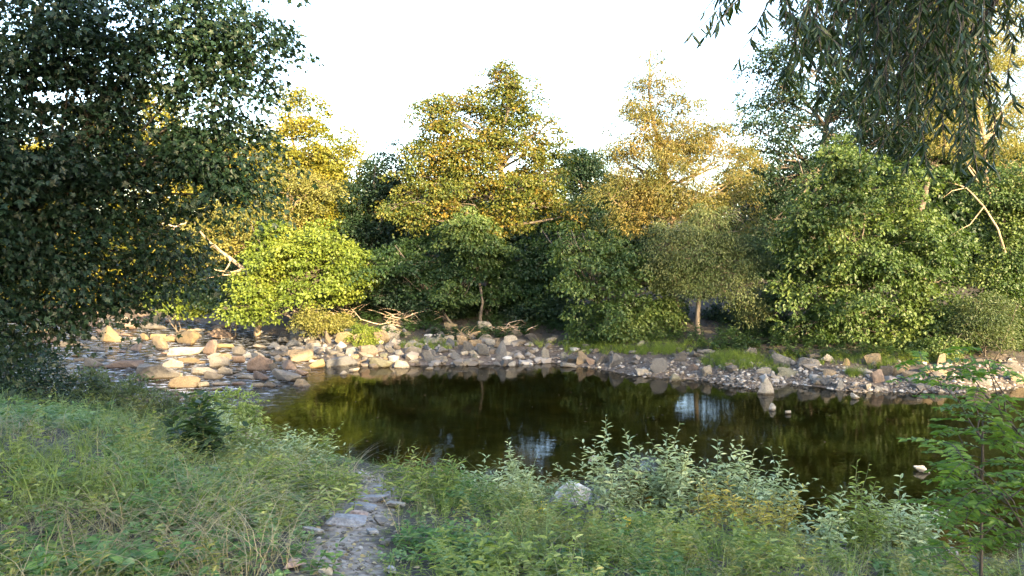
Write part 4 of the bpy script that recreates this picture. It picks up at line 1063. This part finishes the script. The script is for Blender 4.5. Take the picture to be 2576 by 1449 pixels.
G = 'silver willow shoots on the near shore'
shoots('tallest silvery willow shoot left of the cluster by the pool', 1512, 1300, 1035, 5, .14, group=G)
shoots('dense silvery willow shoots between the tallest shoot and the twin-tipped one', 1572, 1310, 1095, 9, .2, group=G)
shoots('tall twin-tipped silvery willow shoots in the middle of the pool cluster', 1650, 1312, 1045, 10, .18, group=G)
shoots('lower silvery willow shoots right of the twin-tipped ones', 1722, 1320, 1120, 9, .2, group=G)
shoots('silvery willow shoots with spreading leafy tips before the sky reflection', 1795, 1325, 1082, 10, .18, group=G)
shoots('silvery willow shoots with one slim tip right of the sky reflection', 1872, 1330, 1092, 8, .18, group=G)
shoots('rightmost silvery willow shoots of the pool cluster leaning over the water', 1945, 1330, 1112, 8, .16, group=G)
shoots('sun-yellow willow shoots low at the right of the silvery cluster', 1880, 1368, 1195, 16, .28, mat='salix_sun_yellow', L=.08, ratio=.2, stem=STEM_RED)
shoots('sun-yellow willow twig leaning far right over the dark water', 1945, 1345, 1210, 4, .08, mat='salix_sun_yellow', L=.08, ratio=.22, stem=STEM_RED, lean=(.45, -.05))
shoots('single sparse twig bending out over the water right of the sun-yellow shoots', 1990, 1370, 1265, 1, .02, mat='salix', lean=(.5, 0), dens=10)
shoots('slim willow shoots leftmost in the right-hand group by the water', 2085, 1410, 1215, 7, .13, group=G)
shoots('tallest willow shoots of the right-hand group with two pointed tips', 2170, 1415, 1162, 10, .16, mat='herb', L=.08, ratio=.22, group=G)
shoots('bushy willow shoots between two-tipped shoots and robinia', 2258, 1420, 1190, 9, .16, group=G)
shoots('low willow shoots at the foot of the robinia', 2320, 1425, 1235, 7, .14, group=G)
shoots('feathery grey weed by the end of the path', 985, 1225, 1105, 8, .12, mat='grey', L=.05, ratio=.2, group=None, cat='weed', name='tall_weed')
shoots('bushy green willow herb right of the paving slabs', 1060, 1262, 1128, 14, .26, mat='herb', L=.085, ratio=.22)
shoots('dense willow herb behind the paving slabs by the water', 1130, 1262, 1140, 12, .24, mat='herb_cool', L=.08, ratio=.22)
shoots('grey-green willow shoots in front of the pool middle', 1220, 1262, 1150, 12, .26, group=G)
shoots('willow shoot with one raised tip left of the whitish boulder', 1310, 1262, 1105, 6, .14, group=G)
shoots('low bushy willow left of the whitish boulder', 1330, 1275, 1180, 10, .14, group=G)
shoots('reddish grassy weed at the shore behind the whitish boulder', 1400, 1240, 1185, 10, .2, mat='straw', L=.06, ratio=.1, cat='weed', name='tall_weed')
GL = 'willow bushes on the left shore'
for px, pb, pt, lab in [(640, 1175, 1030, 'willow bush left of the pool beside the dry twig litter'), (720, 1195, 1052, 'willow bush leaning over the green reflection'),
                        (800, 1195, 1075, 'grey willow bush right of the leaning one at the pool'), (560, 1120, 1000, 'leafy bush at the riffle end left of the twig litter'),
                        (690, 1260, 1130, 'dense green bush in front of the willow bushes left of the path'), (780, 1270, 1150, 'round green bush beside the path left of the slabs'),
                        (850, 1240, 1165, 'low green bush at the left of the path end')]:
    shoots(lab, px, pb, pt, 14, .3, mat='herb' if pb > 1150 and px != 720 else 'salix', L=.075, ratio=.3, name='willow_bush', cat='bush', group=GL)
shoots('dark big-leaved elder sapling standing in the left weeds', 500, 1160, 975, 9, .22, mat='mid', L=.16, ratio=.5, tmpl=T_OV, name='elder_sapling', cat='sapling', dens=16)
shoots('light green broad-leaved plant in the bottom left grass', 250, 1470, 1370, 12, .18, mat='herb_cool', L=.085, ratio=.7, tmpl=T_OV, name='broadleaf_plant', cat='plant', dens=18)
shoots('second broad-leaved plant lower right of the light green one', 330, 1500, 1420, 10, .18, mat='herb_cool', L=.08, ratio=.7, tmpl=T_OV, name='broadleaf_plant', cat='plant', dens=16)

for px, pb, pt, m_, lab in [(110, 1265, 1160, 'herb', 'leafy green weed clump at the left edge behind the tall straw grass'), (330, 1215, 1120, 'herb', 'fresh green weed clump in front of the elder sapling to its left'),
        (440, 1345, 1245, 'herb_cool', 'cool green nettle-like clump amid the straw grass left of the path'), (610, 1305, 1205, 'herb', 'bright leafy clump between the elder sapling and the path'),
        (560, 1430, 1350, 'herb_cool', 'low leafy clump at the bottom left of the path near the pink stone'), (1120, 1400, 1310, 'herb_cool', 'leafy nettle-like clump right of the path at the bottom'),
        (1290, 1420, 1340, 'herb', 'bright leafy clump at the bottom centre right of the path')]:
    shoots(lab, px, pb, pt, 16, .26, mat=m_, L=.06, ratio=.45, name='weed_clump', cat='weeds', tmpl=T_OV, dens=20)

# shrubs along the left shore
for lab, px, d, lst, lf, L_ in [
    ('dark shrub at the left edge under the maple by the riffle', 60, 13.5, [(30, 940, 110, 70), (110, 990, 90, 50), (0, 1020, 90, 60), (-60, 900, 110, 80)], 'maple_dark', .07),
    ('grey-green shrub hiding the left shore below the riffle', 240, 14.5, [(190, 965, 70, 36), (270, 985, 80, 36), (220, 1015, 90, 30)], 'grey', .06),
    ('grey-green shrub at the shore in front of the tan riffle block', 400, 15.0, [(360, 1010, 70, 30), (450, 1025, 70, 28), (400, 1045, 90, 28)], 'grey', .06),
    ('green weedy shrub right behind the elder sapling', 560, 14.2, [(540, 1030, 70, 40), (600, 1050, 60, 36)], 'herb', .07)]:
    tree('shore_shrub', lab, 'bush', gbase(px, d), [lobe(*l, d, .6) for l in lst], LM[lf], 3.2, 60, L_*1.5, ratio=.4, clump=.26, stems=4, r0=.02, droop=.1)

# robinia saplings at the right edge
def compound(lm, tm, a, dirv, length, npair, ll):
    dirv = nrmz(np.asarray(dirv, float))
    t = np.linspace(0, 1, 7)
    pts = a + dirv * (t * length)[:, None]
    pts[:, 2] -= (t ** 2) * length * .22
    tube(tm, pts, np.linspace(.0022, .0010, 7), 3, cap=False)
    tt = np.repeat(np.linspace(.16, .96, npair), 2); sgn = np.tile([1, -1], npair)
    tt = np.append(tt, 1.0); sgn = np.append(sgn, 0)
    u = tt * 6; i = np.minimum(u.astype(int), 5); f = (u - i)[:, None]
    pos = pts[i] * (1 - f) + pts[i + 1] * f
    side = nrmz(np.cross(dirv, [0, 0, 1.0]))
    ax = side[None] * sgn[:, None] + dirv[None] * np.where(sgn == 0, 1, .32)[:, None] + RNG.normal(size=(len(tt), 3)) * .13 + np.array([0, 0, -.12])
    nr = np.array([0, 0, 1.0]) + RNG.normal(size=(len(tt), 3)) * .25 + rnd3(1) * .35
    l = ll * (0.8 + .35 * RNG.random(len(tt)))
    leaves(lm, pos, ax, nr, l, l * .52, T_OV)

def robinia(label, stem_pts, r0, nleaf, ll, side_n):
    pts = np.array(stem_pts, float)
    # smooth
    t = np.linspace(0, len(pts) - 1, 14); P = np.stack([np.interp(t, np.arange(len(pts)), pts[:, k]) for k in range(3)], -1)
    root = empty('robinia_sapling', P[0], label, 'sapling')
    lm, tm = MB(), MB()
    tube(tm, P, np.linspace(r0, r0 * .35, 14), 6)
    for k in range(side_n):
        i = 4 + int((k + .5) / side_n * 9); a = P[i]
        th = RNG.random() * 2 * pi if k % 2 else pi + RNG.normal() * .5
        l = .12 + .2 * RNG.random()
        b = a + np.array([math.cos(th) * l, math.sin(th) * l * .7, .12 + .25 * RNG.random()])
        br = bend(a, b, 6, .05, .02); tube(tm, br, np.linspace(r0 * .4, r0 * .15, 6), 4)
        for q in range(6):
            c = br[min(1 + q, 5)]
            d = np.array([math.cos(th), math.sin(th), 0]) * .6 + np.array([-math.sin(th), math.cos(th), 0]) * (1 if q % 2 else -1) * .8 + np.array([0, 0, .1])
            compound(lm, tm, c, d + RNG.normal(size=3) * .2, .16 + .08 * RNG.random(), 6 + int(RNG.random() * 3), ll)
    for q in range(nleaf):
        i = 5 + int(RNG.random() * 9); th = q * 2.4
        compound(lm, tm, P[i], (math.cos(th), math.sin(th), .15), .18 + .08 * RNG.random(), 7, ll)
    tm.build('stem', BARK_DARK, root, P[0], smooth=True)
    lm.build('foliage', LM['robinia'], root, P[0])
gz = lambda x, y: float(height(x, y))
a = at_depth(2468, 1449, 3.6); b = at_depth(2472, 1060, 3.5)
robinia('robinia sapling with upright thin dark stem at the right edge', [(a[0], a[1], gz(a[0], a[1]) - .05), a, (a + b) / 2, b], .011, 14, .043, 7)
a = at_depth(2640, 1200, 3.3); b = at_depth(2560, 1085, 3.3); c = at_depth(2470, 985, 3.3)
robinia('robinia branch slanting in from the right edge over the far shore', [(a[0] + .35, a[1], gz(a[0] + .35, a[1]) - .05), a, b, c], .009, 12, .044, 6)
a = at_depth(2620, 1400, 3.0); b = at_depth(2520, 1240, 3.0)
robinia('low robinia sapling in the bottom right corner', [(a[0] + .1, a[1], gz(a[0] + .1, a[1]) - .05), a, (a + b) / 2, b], .008, 12, .042, 6)

# yellow flowering weeds
for px, pb, pt, lab in [(1368, 1330, 1285, 'yellow-flowered weed below the whitish boulder'), (1572, 1360, 1312, 'yellow-flowered weed below the willow cluster')]:
    o = shoots(lab, px, pb, pt, 3, .05, mat='herb', L=.05, ratio=.25, name='flowering_weed', cat='flower')
    b = hit(px, pb); H = (pb - pt) / F * b[1]
    m = MB(); n = 70
    pos = b + np.array([0, 0, H * 1.0]) + RNG.normal(size=(n, 3)) * np.array([.035, .03, .035])
    leaves(m, pos, rnd3(n), rnd3(n), .018, .014, T_OV)
    m.build('flower_head', LM['flower'], o, b)

# ------------------------------------------------------------------ ground cover
def proto(fn):
    m = MB(); fn(m); V = np.concatenate(m.v)
    return V, [f for f, _ in m.f]

def scatter(name, protos, pts, smin, smax, mats, tilt=.15, shore=True):
    m = MB()
    which = RNG.integers(0, len(protos), len(pts))
    for k, (V, fs) in enumerate(protos):
        sel = pts[which == k]; n = len(sel)
        if not n: continue
        a = RNG.random(n) * 2 * pi; s = smin + (smax - smin) * RNG.random(n)
        if shore: s = s * np.clip(.22 + .26 * (y_near(sel[:, 0]) - sel[:, 1]), .22, 1) * np.clip(.36 + 1.1 * path_dist(sel[:, 0], sel[:, 1]), .25, 1) * (.75 + .5 * (vnoise(sel[:, 0], sel[:, 1], .9, 77) + .5))
        ca, sa = (np.cos(a) * s)[:, None], (np.sin(a) * s)[:, None]
        W = np.stack([V[None, :, 0] * ca - V[None, :, 1] * sa, V[None, :, 0] * sa + V[None, :, 1] * ca, V[None, :, 2] * s[:, None]], -1)
        tx = RNG.normal(size=(n, 2)) * tilt
        W[..., 0] += W[..., 2] * tx[:, 0:1]; W[..., 1] += W[..., 2] * tx[:, 1:2]
        W += sel[:, None]
        off = (np.arange(n) * len(V))[:, None, None]
        m.add(W, [(f[None] + off).reshape(-1, f.shape[1]) for f in fs])
    o = m.build(name, mats)
    return tag(o, kind='stuff')

def herb_proto(h, nl, L, ratio, tmpl, droop=.2, nst=1):
    def fn(m):
        for s in range(nst):
            b = np.array([*(RNG.normal(size=2) * .04 * (nst > 1)), 0.])
            plant_leaf_stem(m, m, b, h * (.7 + .4 * RNG.random()), RNG.normal(size=2) * .12 * h * 2, nl, L, ratio, tmpl, r=.0025, droop=droop, start=.1, updir=.55)
    return proto(fn)

def grass_proto(nb, h, w, arch, spread=.06):
    def fn(m):
        V = []; Fs = []
        for b in range(nb):
            a = RNG.random() * 6.28; hh = h * (.5 + .7 * RNG.random()); ar = arch * (.4 + RNG.random())
            p0 = np.array([RNG.normal() * spread, RNG.normal() * spread, 0])
            t = np.linspace(0, 1, 6)
            out = np.array([math.cos(a), math.sin(a), 0])
            P = p0 + out * (ar * hh * t ** 2)[:, None] + np.array([0, 0, 1]) * (hh * (t - .5 * min(ar, 1.75) * t ** 2.3))[:, None]
            sd = np.array([-math.sin(a), math.cos(a), 0.])
            ww = w * (1 - .85 * t) * (.7 + .5 * RNG.random())
            A = P + sd * ww[:, None]; B = P - sd * ww[:, None]
            V = np.stack([A, B], 1).reshape(-1, 3)
            i = np.arange(5) * 2
            m.add(V, [np.stack([i, i + 1, i + 3, i + 2], -1)])
    return proto(fn)

OPEN = [(*(hit(1437, 1278)[:2] - np.array([0, .9])), .75), (*(hit(1395, 1272)[:2] - np.array([0, .8])), .6)]
def bank_pts(n, x0, x1, y0, y1, dens=None, path_gap=.05, shore=.05):
    X = x0 + (x1 - x0) * RNG.random(n); Y = y0 + (y1 - y0) * RNG.random(n)
    k = (np.abs(X) < Y * .76 + 1.1) & (Y < y_near(X) - shore) & (path_dist(X, Y) > path_gap + .10 * vnoise(X, Y, 4, 8))
    for qx, qy, qr in OPEN: k &= np.hypot(X - qx, (Y - qy) * .55) > qr
    if dens is not None: k &= RNG.random(n) < dens(X, Y)
    X, Y = X[k], Y[k]
    return np.stack([X, Y, height(X, Y) - .01], -1)

left = lambda x, y: sst(-1.2, -2.2, x)
right = lambda x, y: sst(-1.6, -.6, x)
clump_l = lambda x, y: np.clip(.5 + 1.6 * vnoise(x, y, .9, 11), 0, 1)
hp1 = [herb_proto(.44, 18, .125, .5, T_OV) for _ in range(5)]
hp2 = [herb_proto(.38, 24, .13, .24, T_LANCE, nst=1) for _ in range(5)]
hp3 = [herb_proto(.24, 11, .14, .7, T_OV, droop=.35, nst=2) for _ in range(5)]
hp4 = [herb_proto(.52, 30, .10, .3, T_LANCE) for _ in range(5)]
gp = [grass_proto(16, .42, .0045, .8) for _ in range(5)]
gpl = [grass_proto(14, .75, .005, 1.2, .08) for _ in range(5)]
sp_ = [grass_proto(6, 1.0, .0042, 1.6, .1) for _ in range(6)]
P = bank_pts(9500, -11, 9, 2.6, 16, lambda x, y: (.22 + .78 * right(x, y)) * np.clip(.55 + 1.8 * vnoise(x, y, 1.2, 21), .05, 1))
scatter('bank_weeds', hp1 + hp2 + hp4, P, .5, 1.0, LM['herb'])
P = bank_pts(7000, -11, 9, 2.6, 16, lambda x, y: np.clip(.2 + 2.6 * vnoise(x, y, .8, 52), 0, 1))
scatter('pale_weeds', hp2 + hp4 + hp4, P, .5, 1.05, LM['herb_warm'])
P = bank_pts(9500, -11, 9, 2.6, 16, lambda x, y: np.clip(.4 * left(x, y) + .1 + 2.6 * vnoise(x, y, 1.0, 22), 0, 1))
scatter('low_herbs', hp3 + hp1[:2], P, .5, 1.0, LM['herb_cool'])
P = bank_pts(8500, -11, 9, 2.4, 16, lambda x, y: .15 + .55 * left(x, y) * np.clip(.4 + 2 * vnoise(x, y, 1.1, 61), .05, 1))
scatter('green_grass', gp + gpl[:2], P, .6, 1.2, LM['grass'], .25)
P = bank_pts(2600, -9, -.9, 2.4, 13, lambda x, y: np.clip(.3 + 2.4 * vnoise(x, y, .8, 31), .03, 1) * sst(12, 7, y))
scatter('dry_grass', sp_, P, .45, .85, LM['straw'], .3, shore=False)
P = bank_pts(320, -.5, 8, 3, 10)
scatter('dry_stalks', sp_[:3], P, .35, .6, LM['straw'], .3, shore=False)
# short grass along the path
n = 900
t = RNG.random(n) * (len(PATH) - 1.01); i = t.astype(int); fr = (t - i)[:, None]
C_ = PATH[i] * (1 - fr) + PATH[i + 1] * fr; C_ = C_ + RNG.normal(size=(n, 2)) * .38
k = path_dist(C_[:, 0], C_[:, 1]) > -.05; C_ = C_[k]
scatter('path_edge_grass', gp, np.stack([C_[:, 0], C_[:, 1], height(C_[:, 0], C_[:, 1])], -1), .2, .5, LM['grass'], .3)

# far bank: grass patches, weeds and leaf litter
def far_pts(n, cx, cy, rx, ry):
    a = RNG.random(n) * 6.28; r = np.sqrt(RNG.random(n))
    px, py = cx + rx * r * np.cos(a), cy + ry * r * np.sin(a)
    return np.array([hit(x, y) for x, y in zip(px, py)])
P = np.vstack([far_pts(170, 1640, 886, 110, 9), far_pts(260, 1845, 912, 80, 22), far_pts(60, 1945, 930, 40, 14), far_pts(90, 1075, 872, 75, 12), far_pts(40, 915, 868, 28, 12),
               far_pts(80, 2350, 900, 70, 18), far_pts(40, 2225, 925, 40, 10), far_pts(60, 1480, 885, 60, 14), far_pts(40, 2150, 945, 30, 6), far_pts(160, 1560, 870, 240, 10), far_pts(160, 2080, 905, 240, 14)])
scatter('bank_grass', gp, P, .45, .95, LM['moss_grass'], .3, shore=False)
n = 2600
X = -9 + 27 * RNG.random(n); Y = y_far(X) + 2.2 + 5.5 * RNG.random(n)
k = vnoise(X, Y, .7, 41) > -.12
X, Y = X[k], Y[k]
scatter('bank_undergrowth', hp1 + hp3, np.stack([X, Y, height(X, Y)], -1), .5, 1.4, LM['mid'], .3, shore=False)
n = 5000
X = -16 + 34 * RNG.random(n); Y = y_far(X) + .8 + 9 * RNG.random(n) ** .8
m = MB()
pos = np.stack([X, Y, height(X, Y) + .015], -1)
nr = np.array([0, 0, 1.]) + RNG.normal(size=(n, 3)) * .3
leaves(m, pos, rnd3(n) * np.array([1, 1, .2]), nr, .06 + .05 * RNG.random(n), .05, T_QUAD)
tag(m.build('leaf_litter', LM['ochre']), kind='stuff')
far('shrub', 'low sunlit yellow-green bramble behind the tan boulders at right', 'bush', 2340, 22.4,
    [(2310, 885, 50, 22), (2370, 880, 40, 22), (2335, 905, 50, 16)], 'hazel', 3.6, 60, 0.085, clump=.25, stems=3, r0=.02)
far('shrub', 'small sunlit weed bush between the orange boulders above the riprap', 'bush', 905, 26.5,
    [(905, 838, 28, 20), (930, 850, 22, 14)], 'hazel_bright', 3.6, 60, 0.085, clump=.22, stems=2, r0=.02)
far('shrub', 'olive weedy shrub at the foot of the bright hazel bush', 'bush', 825, 27.8,
    [(800, 805, 45, 22), (850, 812, 40, 18), (770, 812, 30, 16)], 'olive', 2.4, 60, 0.098, clump=.3, stems=3, r0=.02)

# ------------------------------------------------------------------ light, sky, camera
AZ, EL = math.radians(30), math.radians(16)      # sun behind the viewer, to the right
sdir = Vector((math.sin(AZ) * math.cos(EL), -math.cos(AZ) * math.cos(EL), math.sin(EL)))
sun = bpy.data.lights.new('sun', 'SUN'); sun.energy = 4.6; sun.angle = math.radians(0.53); sun.color = (1.0, 0.735, 0.39)
so = bpy.data.objects.new('sun', sun); COL.objects.link(so); so.rotation_euler = sdir.to_track_quat('Z', 'Y').to_euler()
w = bpy.data.worlds.new('World'); SC.world = w; w.use_nodes = True
nt = w.node_tree; nt.nodes.clear()
sky = nt.nodes.new('ShaderNodeTexSky'); sky.sky_type = 'NISHITA'; sky.sun_disc = False
sky.sun_elevation = EL; sky.sun_rotation = pi - AZ; sky.air_density = 1.0; sky.dust_density = 2.0; sky.ozone_density = 1.0
bg = nt.nodes.new('ShaderNodeBackground'); bg.inputs['Strength'].default_value = 0.15
out = nt.nodes.new('ShaderNodeOutputWorld'); nt.links.new(sky.outputs[0], bg.inputs[0]); nt.links.new(bg.outputs[0], out.inputs[0])
cam = bpy.data.cameras.new('camera'); cam.sensor_width = 36; cam.lens = F / 2576 * 36; cam.clip_end = 2000; cam.clip_start = 0.05
co = bpy.data.objects.new('camera', cam); COL.objects.link(co); co.location = (0, 0, CAM_H); co.rotation_euler = (pi / 2 - PITCH, 0, 0)
SC.camera = co
vs = SC.view_settings; vs.view_transform = 'Standard'; vs.look = 'None'; vs.gamma = 1; vs.exposure = 2.95; vs.use_curve_mapping = False
cy = SC.cycles
cy.max_bounces = 7; cy.diffuse_bounces = 3; cy.glossy_bounces = 3; cy.transmission_bounces = 4; cy.transparent_max_bounces = 8
cy.use_denoising = True; cy.denoiser = 'OPENIMAGEDENOISE'; cy.denoising_input_passes = 'RGB_ALBEDO_NORMAL'; cy.denoising_prefilter = 'ACCURATE'; cy.caustics_reflective = False; cy.caustics_refractive = False; cy.sample_clamp_indirect = 8
